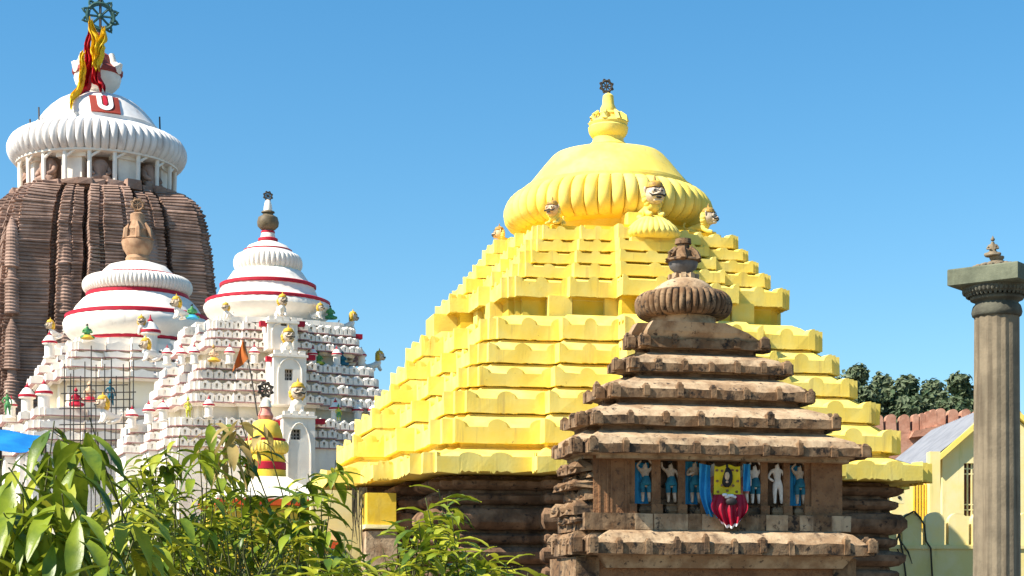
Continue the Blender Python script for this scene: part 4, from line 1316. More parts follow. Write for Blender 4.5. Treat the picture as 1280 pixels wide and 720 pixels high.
def squat_figure(t, r, s, parent, name='guardian_figure'):
    v = [(0, 0, .5), (0, 0, 1.0), (0, 0, 1.5), (0, -.05, 2.0), (-.5, 0, 1.3), (-.7, -.3, .9), (-.4, -.6, .7), (.5, 0, 1.3), (.7, -.3, .9), (.4, -.6, .7), (-.6, -.5, .5), (-.6, -.5, .05), (.6, -.5, .5), (.6, -.5, .05)]
    e = [(0, 1), (1, 2), (2, 3), (2, 4), (4, 5), (5, 6), (2, 7), (7, 8), (8, 9), (0, 10), (10, 11), (0, 12), (12, 13)]
    rd = [.45, .48, .42, .36, .22, .18, .16, .22, .18, .16, .24, .18, .24, .18]
    if not hasattr(squat_figure, 'me'): squat_figure.me = skin_mesh(v, e, rd, 'guardian', 1)
    o = bpy.data.objects.new(name, squat_figure.me)
    if not squat_figure.me.materials: squat_figure.me.materials.append(M['tower'])
    o.parent = parent
    o.location = (r * math.cos(t), r * math.sin(t), Z(252)); o.rotation_euler = (0, 0, t + PI / 2); o.scale = (s,) * 3
    col.objects.link(o)
for k in range(8):
    squat_figure(2 * PI * k / 8 - .1, 84 * PB, 1.12 if k % 2 else 1.0, tw)
mb = MB(); mb.lathe(amalaka_prof(110 * PB, Z(214), Z(171), 14, .78), 640, rmod=ribmod(64, .07)); mb.wobble(.04, .8)
mb.build('ribbed_disc', M['whiteaged'], tw, smooth=50)
mb = MB()
dome_prof = [(86 * PB, Z(177)), (84 * PB, Z(170)), (79 * PB, Z(167)), (76 * PB, Z(165)), (76 * PB, Z(161)), (73 * PB, Z(158)), (66 * PB, Z(148)), (58 * PB, Z(139)), (49 * PB, Z(131)), (40 * PB, Z(126)), (22 * PB, Z(122)), (14 * PB, Z(121))]
mb.lathe(dome_prof, 80); mb.wobble(.04, .7)
mb.build('dome', M['whiteaged'], tw, smooth=35)
# painted emblem panel hung on the dome: red field, white U, red drop
def dome_r(z):
    for (r0, z0), (r1, z1) in zip(dome_prof, dome_prof[1:]):
        if z0 <= z <= z1 or z1 <= z <= z0: return r0 + (r1 - r0) * ((z - z0) / (z1 - z0) if z1 != z0 else 0)
    return dome_prof[-1][0]
def dpt(upx, row, off):
    r = dome_r(Z(row)) + off; u = upx * PB
    return Vector((u, -math.sqrt(max(r * r - u * u, .01)), Z(row) + off * .6))
def panel(u0, u1, r0, r1, off, n=10, m=8):
    return [[dpt(u0 + (u1 - u0) * i / n, r0 + (r1 - r0) * j / m, off) for i in range(n + 1)] for j in range(m + 1)]
def two(mb, gr, d=.12):
    mb.rings(gr, closed=False)
    bk = [[p + Vector((0, d, -d * .4)) for p in row] for row in gr]
    for e in (0, -1):
        mb.rings([gr[e], bk[e]], closed=False)
        mb.rings([[r_[e] for r_ in gr], [r_[e] for r_ in bk]], closed=False)
mb = MB(); two(mb, panel(-17.5, 17.5, 136, 161, .10))
po = mb.build('emblem_panel', mat('brick red panel paint', (.27, .035, .02), rough=.7, bump=.1), tw)
mb = MB()
two(mb, panel(-9.5, -4.2, 136, 150, .16), .05); two(mb, panel(4.2, 9.5, 136, 150, .16), .05)
rows_ = []
for j in range(5):
    f = j / 4
    rows_.append([dpt(-(4.2 + 5.3 * f) * math.cos(PI * k / 12), 150 + (3 + 6 * f) * math.sin(PI * k / 12), .16) for k in range(13)])
two(mb, rows_, .05)
mb.build('white_mark', M['whitecloth'], po)
mb = MB(); two(mb, [[dpt((i / 4 - .5) * 2 * w_, 137 + 16 * j / 6, .19) for i in range(5)] for j, w_ in enumerate((1.4, 1.6, 2.0, 2.4, 2.7, 2.2, .7))], .05)
mb.build('red_drop', M['red'], po)
# pot finial of the tower
mb = MB()
prof_ = [(14, 121), (18, 119), (16, 117), (22, 112), (27, 106), (29, 99), (28, 94)]
mb.lathe([(r * PB, Z(y)) for r, y in prof_], 40)
tp = mb.build('pot_finial', M['white'], tw, smooth=40)
mb = MB(); mb.lathe([(28.5 * PB, Z(95)), (31 * PB, Z(93)), (31 * PB, Z(89)), (26 * PB, Z(87)), (20 * PB, Z(80)), (18 * PB, Z(72)), (12 * PB, Z(68)), (8 * PB, Z(66)), (7 * PB, Z(52)), (9 * PB, Z(50)), (5 * PB, Z(42))], 40)
mb.build('pot_shoulder', M['red'] if False else mat('maroon pot paint', (.26, .04, .035), (.34, .07, .06), 1.5, rough=.7, bump=.2), tp, smooth=40)
for k in range(6):
    mb = MB()
    t = 2 * PI * k / 6 + .35
    c, s_ = math.cos(t), math.sin(t)
    mb.tube([(24 * PB * c, 24 * PB * s_, Z(84)), (30 * PB * c, 30 * PB * s_, Z(89)), (34 * PB * c, 34 * PB * s_, Z(83))], [.32, .42, .12], 8)
    mb.tube([(20 * PB * c, 20 * PB * s_, Z(70)), (23 * PB * c, 23 * PB * s_, Z(84))], [.2, .3], 8)
    mb.build('pot_petal', M['white'], tp, smooth=50)
wheel_mb(16.5 * PB, .13, 10, 8).build('wheel', M['verdigris'], tp, loc=(.2, 0, Z(20)))
mb = MB(); mb.tube([(.2, 0, Z(52)), (.2, 0, Z(0)), (.2, 0, Z(-8))], .10, 6); mb.build('mast', M['iron'], tp)
for (px, y0, y1, q) in ((49, 152, 134, 30 * PB), (200, 160, 146, 20 * PB), (38, 157, 149, 40 * PB)):
    mb = MB(); mb.tube([TB.at(px, y0 + 3, q), TB.at(px - .5, y1, q)], .06, 5); mb.build('lightning_rod', M['iron'], tw)

# pennants tied to the tower's wheel
random.seed(4)
def pennant(pts, w0, m, label, seed):
    mb = MB()
    Yf = BY - 33 * PB
    n = 10
    rows = []
    L = []
    for (px, py, w_, dq) in pts: L.append((Vector((wx(px, Yf), Yf - dq, wz(py, Yf))), w_ * Yf / F))
    fine = []
    for a, b_ in zip(L, L[1:]):
        for k in range(6): fine.append((a[0].lerp(b_[0], k / 6), a[1] + (b_[1] - a[1]) * k / 6))
    fine.append(L[-1])
    for j, (p, w_) in enumerate(fine):
        row = []
        for i in range(n + 1):
            f = i / n - .5
            row.append((p.x + f * w_ + .08 * math.sin(j * .7 + seed), p.y + .35 * math.sin(f * 16 + seed + j * .25) * min(1, w_) - .2 * math.cos(f * 3), p.z + .15 * math.sin(f * 9 + j * .5 + seed)))
        rows.append(row)
    back = [[(x, y + .05, z) for x, y, z in r_] for r_ in rows]
    mb.rings(rows, closed=False); mb.rings(back, closed=False)
    mb.rings([[r_[0] for r_ in rows], [r_[0] for r_ in back]], closed=False); mb.rings([[r_[-1] for r_ in rows], [r_[-1] for r_ in back]], closed=False)
    tag(mb.build('pennant', m, None, smooth=60), label, 'flag', 'pennants tied to the tower wheel')
pennant([(112, 36, 5, 0), (110, 60, 9, 0), (112, 85, 16, .2), (106, 110, 14, .2), (102, 128, 11, .9), (105, 142, 5, 1.2)], 1, M['flagred'], 'long red pennant trailing left of the tower pot', 1)
pennant([(114, 26, 4, .5), (119, 44, 11, .5), (126, 62, 18, .6), (124, 78, 12, .8), (126, 92, 5, .9)], 1, M['flagyellow'], 'broad yellow pennant bunched in front of the tower pot', 2)
pennant([(133, 38, 4, .5), (130, 55, 10, .7), (124, 75, 8, .9), (122, 88, 4, 1)], 1, M['flagyellow'], 'short yellow pennant hanging right under the tower wheel', 5)
pennant([(108, 70, 5, .8), (106, 85, 8, .9), (108, 105, 7, 1.0), (101, 125, 8, 1.5), (98, 140, 4, 2.4), (103, 152, 3, 2.8)], 1, M['flagyellow'], 'thin yellow pennant trailing down onto the white dome', 3)
pennant([(126, 70, 4, .6), (122, 92, 9, .7), (126, 108, 12, .8), (132, 118, 8, .8)], 1, M['flagred'], 'red pennant hanging over the front of the tower pot', 4)

# ================================================================== SMALL YELLOW BELL SHRINE
random.seed(31)
YY = 66.0
YX = wx(332, YY)
ys = empty('small_shrine', (YX, YY, 0), .3, 'small yellow bell topped shrine with red bands among the mango leaves', 'shrine')
TS = Site(ys, YX, YY, .3)
P3 = YY / F
Z = TS.za
mb = MB(); mb.lathe([(26 * P3, Z(602)), (25 * P3, Z(588))], 48); mb.build('drum', M['yellowdeep'], ys, smooth=40)
mb = MB(); mb.lathe([(24 * P3, Z(588)), (25.5 * P3, Z(587)), (25.5 * P3, Z(579)), (24 * P3, Z(578))], 48); mb.build('red_band', M['red'], ys, smooth=40)
mb = MB(); mb.lathe([(24 * P3, Z(579)), (25 * P3, Z(575)), (22 * P3, Z(566))], 48); mb.build('lower_neck', M['yellowdeep'], ys, smooth=40)
mb = MB(); mb.lathe(amalaka_prof(29 * P3, Z(567), Z(552), 9, .84), 288, rmod=ribmod(36, .05)); mb.build('ribbed_disc', M['yellow'], ys, smooth=50)
mb = MB(); mb.lathe([(24 * P3, Z(553)), (25 * P3, Z(551)), (25 * P3, Z(549))], 48); mb.build('red_ring', M['red'], ys, smooth=40)
mb = MB(); mb.lathe([(22 * P3, Z(550)), (21 * P3, Z(543)), (18 * P3, Z(534)), (15 * P3, Z(528)), (9 * P3, Z(525))], 48); mb.build('dome', M['yellowdeep'], ys, smooth=40)
mb = MB(); mb.lathe([(8 * P3, Z(526)), (10 * P3, Z(520)), (7 * P3, Z(514)), (6 * P3, Z(508))], 24); pf = mb.build('pot_finial', M['pink'], ys, smooth=40)
mb = MB(); mb.lathe([(8 * P3, Z(509)), (6 * P3, Z(503)), (4 * P3, Z(499)), (1 * P3, Z(497))], 24); mb.build('finial_cap', M['cream'], pf, smooth=40)
wheel_mb(7.5 * P3, .045, 8, 8).build('wheel', M['iron'], pf, loc=(0, 0, Z(487)))
sq_ = make_plan([(-.9, .9), (-.5, .9), (-.5, 1), (.5, 1), (.5, .9)])
mb = MB()
mb.rings([plan(26 * P3, Z(597), sq_), plan(40 * P3, Z(606), sq_), plan(62 * P3, Z(617), sq_), plan(78 * P3, Z(624), sq_), plan(78 * P3, Z(628), sq_)][::-1])
mb.build('sloping_roof', M['cream'], ys)
mb = MB(); mb.rings([plan(76 * P3, Z(636), sq_), plan(79.5 * P3, Z(635.5), sq_), plan(79.5 * P3, Z(628.5), sq_), plan(77 * P3, Z(628), sq_)]); mb.build('eave_band', M['orange'], ys)
mb = MB(); mb.rings([plan(70 * P3, 0, sq_), plan(70 * P3, Z(634), sq_)]); mb.build('wall', M['yellowdeep'], ys)
# orange flag on its pole, tied to the wheel
fp = empty('flag_pole', pt(322, 520, YY - .25), 0, 'triangular orange flag on a thin leaning pole by the small shrine wheel', 'flag')
o0 = Vector(fp.location)
mb = MB(); mb.tube([(0, 0, 0), pt(314, 470, YY - .25) - o0, pt(305, 424, YY - .25) - o0], [.03, .028, .02], 6); mb.build('pole', M['iron'], fp)
def fl(a, b_):
    top, bot, tipp = pt(305, 425, YY), pt(312.5, 450, YY), pt(292, 466, YY)
    p = top.lerp(bot, a).lerp(top.lerp(tipp, a) , b_)
    p = top.lerp(bot.lerp(tipp, b_), a)
    return p + Vector((0, -.25 + .12 * math.sin(b_ * 8 + a * 4) * a, 0)) - o0
cloth_patch('flag_cloth', fl, 10, 10, M['flagorange'], None, None, parent=fp)

# ================================================================== WALLS AND OTHER SURROUNDINGS, LEFT
mb = MB()
mb.box((wx(250, 70), 70.5, wz(640, 70) / 2), (wx(420, 70) - wx(-150, 70), .5, wz(640, 70)))
tag(mb.build('compound_wall', M['cream']), 'cream compound wall glimpsed behind the mango trees', 'wall')
# yellow side wall and pier under the gate's left eave
Yq = 46.0
sw_root = empty('side_wall', pt(420, 756, Yq) * 1.0, YAW, 'pale yellow wall with an orange banded ledge beside the yellow temple eave', 'wall')
sw_root.location.z = 0
mb = MB(); mb.box((.05, .4, wz(612, Yq) / 2), (1.35, .4, wz(612, Yq))); mb.build('panel', M['house'], sw_root)
mb = MB()
for k, m_ in ((0, 'orange'),):
    mb.box((-.28, .12, wz(681, Yq)), (.72, .3, .2))
mb.build('orange_ledge', M['orange'], sw_root)
mb = MB(); mb.box((-.28, .12, wz(687, Yq)), (.68, .26, .09)); mb.build('ledge_trim', M['mane'], sw_root)
pr = empty('corner_pier', (wx(474, 45), 45.0, 0), YAW, 'peeling yellow corner pier under the left eave of the yellow temple', 'pier')
mb = MB(); mb.box((0, 0, wz(616, 44.6) / 2), (.74, .8, wz(616, 44.6))); mb.v = [(x, y, z if z > 1 else wz(660, 44.6)) for x, y, z in mb.v]; mb.build('shaft', M['yellowdeep'], pr)
mb = MB(); mb.box((0, 0, (wz(664, 44.6) - .0) / 2), (.78, .84, wz(664, 44.6))); mb.wobble(.02, 3); mb.build('stone_base', M['stonelight'], pr)
mb = MB(); mb.box((0, -.02, wz(658, 44.6) ), (.84, .9, .10), jit=.02); mb.build('moulding', M['house'], pr)
rootsr = empty('hanging_roots', (wx(449, 45), 45.0, wz(612, 45)), 0, 'dark dry roots hanging beneath the left eave of the yellow temple', 'roots')
mb = MB()
for k in range(16):
    x = random.uniform(-.18, .2); ln = random.uniform(.7, 2.2)
    mb.tube([(x, random.uniform(-.1, .1), 0.05), (x + random.uniform(-.06, .06), 0, -ln * .5), (x + random.uniform(-.1, .1), 0, -ln)], [.022, .016, .006], 4)
mb.build('root_strands', M['creeper'], rootsr)
# blue tarpaulin
tY = 40.0
def tf(a, b_):
    p = pt(-60 + 118 * a, 536 + 3 * math.sin(a * 9) + 30 * b_ + 6 * a, tY)
    return p + Vector((0, -1.8 * b_ + .15 * math.sin(a * 14), 0))
to = cloth_patch('tarpaulin', tf, 24, 8, M['tarp'], 'blue tarpaulin awning at the left edge below the white temple', 'tarpaulin')
for a in (.5, .97):
    p = tf(a, 0)
    mb = MB(); mb.tube([(p.x, p.y, 0), (p.x, p.y, p.z + .05)], .04, 6); mb.build('pole', M['iron'], to)

# ================================================================== COLUMN
CY = 26.0
CX = wx(1246, CY)
PC = CY / F
cl = empty('stone_column', (CX, CY, 0), 0, 'tall fluted stone column with a square capital at the right edge', 'column')
Z = lambda y: wz(y, CY)
mb = MB()
n = 16
rr = []
for (y, r) in ((756 + EYE / PC * 1.0 - 60, 31), (720, 29.0), (560, 28.2), (400, 27.4), (394, 27.4)):
    ring = []
    for i in range(n):
        for f in (0, .18, .5, .82):
            t = 2 * PI * (i + f) / n + .12
            d = {0: 1.0, .18: .985, .5: .955, .82: .985}[f] if f else 1.0
            ring.append((r * d * PC * math.cos(t), r * d * PC * math.sin(t), Z(y)))
    rr.append(ring)
mb.rings(rr)
mb.build('shaft', M['pillar'], cl, smooth=12)
mb = MB(); mb.box((0, 0, .35), (1.5, 1.5, .7)); mb.box((0, 0, .82), (1.2, 1.2, .24)); mb.lathe([(.5, .94), (.52, 1.0), (.40, 1.12)], 32); mb.build('base', M['pillar'], cl)
mb = MB()
mb.lathe([(27.5 * PC, Z(397)), (30 * PC, Z(395)), (31 * PC, Z(391)), (30 * PC, Z(386)), (29 * PC, Z(383)), (27 * PC, Z(381)), (26 * PC, Z(379)), (28 * PC, Z(377)), (32 * PC, Z(375.5)), (33 * PC, Z(373.5)), (32 * PC, Z(371)), (28 * PC, Z(369)), (30 * PC, Z(366)), (36 * PC, Z(362)), (40 * PC, Z(360))], 64)
mb.build('capital_rings', M['capital'], cl, smooth=40)
AYAW = R(52)
mb = MB()
for k in range(48):
    t = 2 * PI * k / 48
    mb.ball((40 * PC * math.cos(t), 40 * PC * math.sin(t), Z(364)), (.028, .028, .05), 6, 5)
for k in range(40):
    t = 2 * PI * k / 40
    mb.ball((36 * PC * math.cos(t), 36 * PC * math.sin(t), Z(369)), (.026, .026, .04), 6, 5)
mb.lathe([(37 * PC, Z(369)), (40 * PC, Z(366)), (42 * PC, Z(361)), (42 * PC, Z(359))], 48)
mb.build('dentil_ring', M['capital'], cl, smooth=40)
mb = MB()
hs_ = 45.5 * PC
b2 = hs_ * 1.0
def sqr(s_, z): return [(x * s_ * math.cos(AYAW) - y * s_ * math.sin(AYAW), x * s_ * math.sin(AYAW) + y * s_ * math.cos(AYAW), z) for x, y in ((-1, -1), (1, -1), (1, 1), (-1, 1))]
mb.rings([sqr(b2 * .94, Z(360)), sqr(b2, Z(358.5)), sqr(b2, Z(340)), sqr(b2 * .985, Z(338.5))], cap0=True, cap1=True)
mb.build('abacus', M['abacus'], cl)
mb = MB()
mb.lathe([(29 * PC, Z(339)), (28 * PC, Z(335)), (22 * PC, Z(332)), (13 * PC, Z(330)), (10 * PC, Z(329)), (10 * PC, Z(327)), (7 * PC, Z(326)), (9 * PC, Z(323)), (9 * PC, Z(321))], 40)
for k in range(18):
    t = 2 * PI * k / 18
    mb.ball((27 * PC * math.cos(t), 27 * PC * math.sin(t), Z(335)), (.055, .055, .04), 8, 5)
    mb.ball((19 * PC * math.cos(t + .17), 19 * PC * math.sin(t + .17), Z(332)), (.045, .045, .03), 8, 5)
mb.build('lotus_cap', M['pillar'], cl, smooth=40)
figure('sit', M['pillar'], M['pillar'], M['pillar'], 'small seated stone figure with folded hands on top of the column', None, (CX - .06, CY, Z(321)), -.3, .32, None, M['pillar'])

# ================================================================== YELLOW HOUSE, RIGHT
HY = 62.0
hy = empty('yellow_house', (wx(1243, HY), HY, 0), 0, 'pale yellow house with corrugated grey roof behind the stone column', 'house')
HX0 = wx(1243, HY)
def hp(px, py, dy=0): return Vector((wx(px, HY + dy) - HX0, dy, wz(py, HY + dy)))
mb = MB()
# gable wall facing the camera
outl = [(1178, 900), (1330, 900), (1330, 572), (1252, 508), (1178, 572)]
ptsf = [hp(x, min(y, 756 + EYE / HY * F)) for x, y in outl]
# wall with a window opening
wx0, wx1, wz0, wz1 = hp(1205, 0).x, hp(1226, 0).x, hp(0, 645).z, hp(0, 579).z
xl, xr = ptsf[0].x, ptsf[1].x
ze = ptsf[4].z; zr = ptsf[3].z; xm = ptsf[3].x
def wallbox(x0, x1, z0, z1): mb.box(((x0 + x1) / 2, .15, (z0 + z1) / 2), (x1 - x0, .3, z1 - z0))
wallbox(xl, wx0, 0, ze); wallbox(wx1, xr, 0, ze); wallbox(wx0, wx1, 0, wz0); wallbox(wx0, wx1, wz1, ze)
mb.extrude([(xl, ze + .002), (xr, ze + .002), (xm, zr)], .0, .3)
mb.box((xl + .15, 5, ze / 2), (.3, 9.4, ze)); mb.box((xr - .15, 5, ze / 2), (.3, 9.4, ze))
mb.build('wall', M['house'], hy)
wo = MB(); wo.box(((wx0 + wx1) / 2, .26, (wz0 + wz1) / 2), (wx1 - wx0, .04, wz1 - wz0)); wo = wo.build('window', M['darkwood'], hy)
mb = MB()
for k in range(1, 4): mb.box((wx0 + (wx1 - wx0) * k / 4, .12, (wz0 + wz1) / 2), (.055, .05, wz1 - wz0))
for f in (.12, .22, .8, .9): mb.box(((wx0 + wx1) / 2, .12, wz0 + (wz1 - wz0) * f), (wx1 - wx0, .045, .04))
mb.build('window_bars', M['house'], wo)
mb = MB()
for (a, b_) in (((xl - .35, ze - .30), (xm, zr + .05)), ((xm, zr + .05), (xr + .35, ze - .30))):
    mb.extrude([(a[0], a[1]), (b_[0], b_[1]), (b_[0], b_[1] + .22), (a[0], a[1] + .22)], -.25, .32)
mb.build('gable_trim', M['yellow'], hy)
mb = MB()
n = 60
for (xa, za_, xb, zb_) in ((xl - .9, ze - .42, xm, zr + .16), (xr + .9, ze - .42, xm, zr + .16)):
    lo, hi, lo2, hi2 = [], [], [], []
    for k in range(n + 1):
        yv = -.1 + 10.5 * k / n
        d = .045 * math.sin(k * PI / 1.0 + k * .9)
        d = .05 if k % 2 else -.02
        lo.append((xa, yv, za_ + d)); hi.append((xb, yv, zb_ + d))
    mb.rings([lo, hi], closed=False)
    mb.rings([[(x, y, z - .06) for x, y, z in lo], [(x, y, z - .06) for x, y, z in hi]], closed=False)
mb.build('corrugated_roof', M['metalroof'], hy)
# side lean-to on the left with ribbed shutters and long roof
vx = empty('house_porch', (wx(1150, 60), 60, 0), 0, 'low yellow porch with grooved shutter panel left of the yellow house', 'porch')
def vp(px, py, dy=0): return Vector((wx(px, 60 + dy) - wx(1150, 60), dy, wz(py, 60 + dy)))
mb = MB()
a, b_ = vp(1118, 0).x, vp(1178, 0).x
mb.box(((a + b_) / 2, .6, vp(0, 586).z / 2), (b_ - a, .3, vp(0, 586).z)); mb.build('wall', M['house'], vx)
mb = MB()
for k in range(6): mb.box((vp(1146 + k * 3.6, 0).x, .42, (vp(0, 603).z + vp(0, 660).z) / 2), (.05, .08, vp(0, 603).z - vp(0, 660).z))
mb.build('shutter', M['yellowdeep'], vx)
mb = MB(); mb.box((vp(1169, 0).x, .25, vp(0, 588).z / 2 + .4), (.35, .5, vp(0, 570).z - .0)); mb.build('pier', M['house'], vx)
mb = MB(); mb.box((0, 0, 0), (.42, .25, .42)); 
jb = mb.build('lamp_box', M['house'], None, loc=pt(1122, 622, 59.6)); tag(jb, 'small yellow box with a round dark eye beside the shutter', 'box')
mb = MB(); mb.ball((.03, -.13, 0), (.06, .04, .06), 10, 6); mb.build('eye', M['black'], jb)

# rounded merlon wall in front of the house
MY = 54.0
mw = empty('merlon_wall', (wx(1180, MY), MY, 0), 0, 'greenish pale yellow boundary wall topped with tall rounded merlons', 'wall')
def mp_(px, py): return Vector((wx(px, MY) - wx(1180, MY), 0, wz(py, MY)))
mb = MB()
x0, x1 = mp_(1096, 0).x, mp_(1420, 0).x
mb.box(((x0 + x1) / 2, .3, mp_(0, 681).z / 2), (x1 - x0, .6, mp_(0, 681).z)); mb.box(((x0 + x1) / 2, .3, mp_(0, 684).z), (x1 - x0, .72, .1))
mb.build('wall', M['housegreen'], mw)
def merlon(mb, cx, w_, z0, z1, y0, y1):
    hwid = w_ / 2
    zs = z1 - hwid
    o_ = [(cx - hwid, z0), (cx + hwid, z0), (cx + hwid, zs)] + [(cx + hwid * math.cos(PI * k / 10), zs + hwid * .95 * math.sin(PI * k / 10)) for k in range(1, 10)] + [(cx - hwid, zs)]
    mb.extrude(o_, y0, y1)
for k, px in enumerate((1110, 1141, 1170, 1199, 1228, 1257, 1286, 1315, 1344)):
    mb = MB(); merlon(mb, mp_(px, 0).x, 23.5 * MY / F, mp_(0, 682).z, mp_(0, 640).z + (.0 if k % 2 else .02), .12, .5); mb.wobble(.012, 3, k)
    mb.build('merlon', M['housegreen'] if k < 2 else M['house'], mw)
ck = empty('creeper', (wx(1143, MY), MY - .06, 0), 0, 'dry dark creeper stems running down the yellow merlon wall', 'creeper')
def cp(px, py, dy=0): return Vector((wx(px, MY) - wx(1143, MY), dy, wz(py, MY)))
mb = MB()
for pts_ in ([(1143, 639), (1132, 645), (1126, 655), (1124, 668), (1127, 690), (1131, 720), (1130, 800)], [(1143, 639), (1150, 646), (1156, 656), (1158, 676), (1162, 685), (1164, 720), (1164, 800)],
             [(1126, 655), (1125, 675), (1134, 690), (1139, 705)], [(1124, 668), (1120, 680), (1126, 700)]):
    mb.tube([cp(x, y, .12 if y < 683 else -.08) for x, y in pts_], [.03] * (len(pts_) - 1) + [.012], 5)
mb.build('stems', M['creeper'], ck)

# red laterite crenellated wall behind
RWY = 80.0
rw = empty('crenellated_wall', (wx(1165, RWY), RWY, 0), 0, 'red laterite wall with rounded merlons below the distant trees', 'wall')
def rp(px, py): return Vector((wx(px, RWY) - wx(1165, RWY), 0, wz(py, RWY)))
mb = MB()
mb.box(((rp(1040, 0).x + rp(1172, 0).x) / 2, .4, rp(0, 538).z / 2), (rp(1172, 0).x - rp(1040, 0).x, .8, rp(0, 538).z))
mb.box(((rp(1168, 0).x + rp(1420, 0).x) / 2, .2, rp(0, 531).z / 2), (rp(1420, 0).x - rp(1168, 0).x, 1.2, rp(0, 531).z))
mb.extrude([(rp(1136, 0).x, rp(0, 548).z), (rp(1172, 0).x, rp(0, 544).z), (rp(1172, 0).x, rp(0, 533).z), (rp(1140, 0).x, rp(0, 540).z)], -.5, -.002)
mb.wobble(.04, 1.2)
mb.build('wall', M['redstone'], rw)
for (px, w_, y0, y1) in ((1081, 14, 541, 518), (1098, 14, 541, 518), (1114, 15, 541, 517), (1131, 15, 541, 518), (1145, 9, 539, 517), (1153, 8, 537, 516), (1160, 8, 535, 514), (1167, 9, 534, 511), (1176, 14.5, 532, 510), (1192, 14.5, 532, 511), (1208, 14.5, 532, 511), (1223, 14, 532, 512), (1239, 14, 532, 512), (1255, 14, 532, 512), (1271, 14, 532, 512)):
    mb = MB(); merlon(mb, rp(px, 0).x, w_ * .86 * RWY / F, rp(0, y0).z, rp(0, y1).z, 0, .5); mb.wobble(.03, 2, px)
    mb.build('merlon', M['redstone'], rw)

# ================================================================== DISTANT TREES
def far_tree(px, Y, h_py, w_px, label, seed, nleaf=9000):
    rnd = random.Random(seed)
    X = wx(px, Y); H = wz(h_py, Y); RW = w_px / 2 * Y / F
    H += .5
    root = empty('broadleaf_tree', (X, Y, 0), 0, label, 'tree', 'trees behind the red crenellated wall')
    mb = MB()
    mb.tube([(0, 0, 0), (.2, 0, H * .3), (0, .1, H * .55), (.1, 0, H * .85)], [.5, .4, .3, .08], 8)
    lobes = []
    for k in range(22):
        t = rnd.uniform(0, 2 * PI); rr_ = RW * rnd.uniform(.15, .85)
        z = H * rnd.uniform(.45, .86)
        lobes.append((Vector((rr_ * math.cos(t), rr_ * math.sin(t), z)), RW * rnd.uniform(.34, .55)))
    lobes.append((Vector((0, 0, H * .9)), RW * .3)); lobes.append((Vector((RW * .2, 0, H * .82)), RW * .4)); lobes.append((Vector((-RW * .35, 0, H * .78)), RW * .38))
    for (c, r) in lobes: mb.tube([(0, .1, H * .45), c * .6 + Vector((0, 0, H * .2)), c], [.18, .1, .04], 5)
    mb.build('trunk', M['bark'], root)
    mb = MB()
    for k in range(nleaf):
        c, r = lobes[rnd.randrange(len(lobes))]
        d = Vector((rnd.gauss(0, 1), rnd.gauss(0, 1), rnd.gauss(0, 1))).normalized()
        p = c + d * r * (rnd.random() ** .33) * rnd.choice((.9, 1, 1, 1.15)) * (1 + .25 * noise.noise(c + d * 2.5))
        if p.z > H * 1.02: continue
        s = rnd.uniform(.16, .34)
        n_ = (d + Vector((rnd.uniform(-1, 1), rnd.uniform(-1, 1), rnd.uniform(-.5, 1.2)))).normalized()
        a = n_.orthogonal().normalized(); a.rotate(Matrix.Rotation(rnd.uniform(0, 6.28), 3, n_)); b_ = n_.cross(a)
        mb.poly([p - a * s, p + b_ * s * .5 + n_ * s * .2, p + a * s, p - b_ * s * .5 + n_ * s * .2])
    mb.build('crown', M['farleaf'], root, recalc=False)
for i, (px, yt, w_, lab) in enumerate(((1072, 438, 84, 'pointed dark tree rising right beside the yellow temple roof'), (1102, 452, 92, 'dark rounded tree second from the yellow temple roof'), (1134, 455, 96, 'broad tree above the left end of the red crenellated wall'),
                                       (1166, 461, 100, 'low dense tree above the middle of the red crenellated wall'), (1198, 452, 96, 'dense tree just left of the stone column shaft'), (1238, 466, 92, 'tree partly hidden behind the stone column shaft'))):
    far_tree(px, 118 + (i % 2) * 5, yt, w_, lab, 40 + i)

# ================================================================== MANGO TREES IN FRONT
def leaf(mb, base, d, up, L, w_, droop, mi, rnd):
    """lanceolate leaf folded along its midrib and curving down"""
    d = d.normalized()
    side = d.cross(up)
    if side.length < .05: side = Vector((1, 0, 0))
    side.normalize()
    p = base.copy(); dirn = d.copy()
    n = 6
    prof_ = [.10, .62, .95, 1.0, .78, .42, .0]
    prev = None
    tw_ = rnd.uniform(-.25, .25)
    for k in range(n + 1):
        nrm = side.cross(dirn).normalized()
        hwid = w_ * prof_[k] / 2
        wv = .06 * w_ * math.sin(k * 2.1 + tw_ * 9)
        l = mb.vert(p - side * hwid + nrm * (hwid * .35 + wv)); c = mb.vert(p); r_ = mb.vert(p + side * hwid + nrm * (hwid * .35 - wv))
        if prev:
            mb.face((prev[0], prev[1], c, l), mi); mb.face((prev[1], prev[2], r_, c), mi)
        prev = (l, c, r_)
        p = p + dirn * (L / n)
        dirn = (dirn + Vector((0, 0, -droop / n))).normalized()
        side = (side + nrm * tw_ / n).normalized()
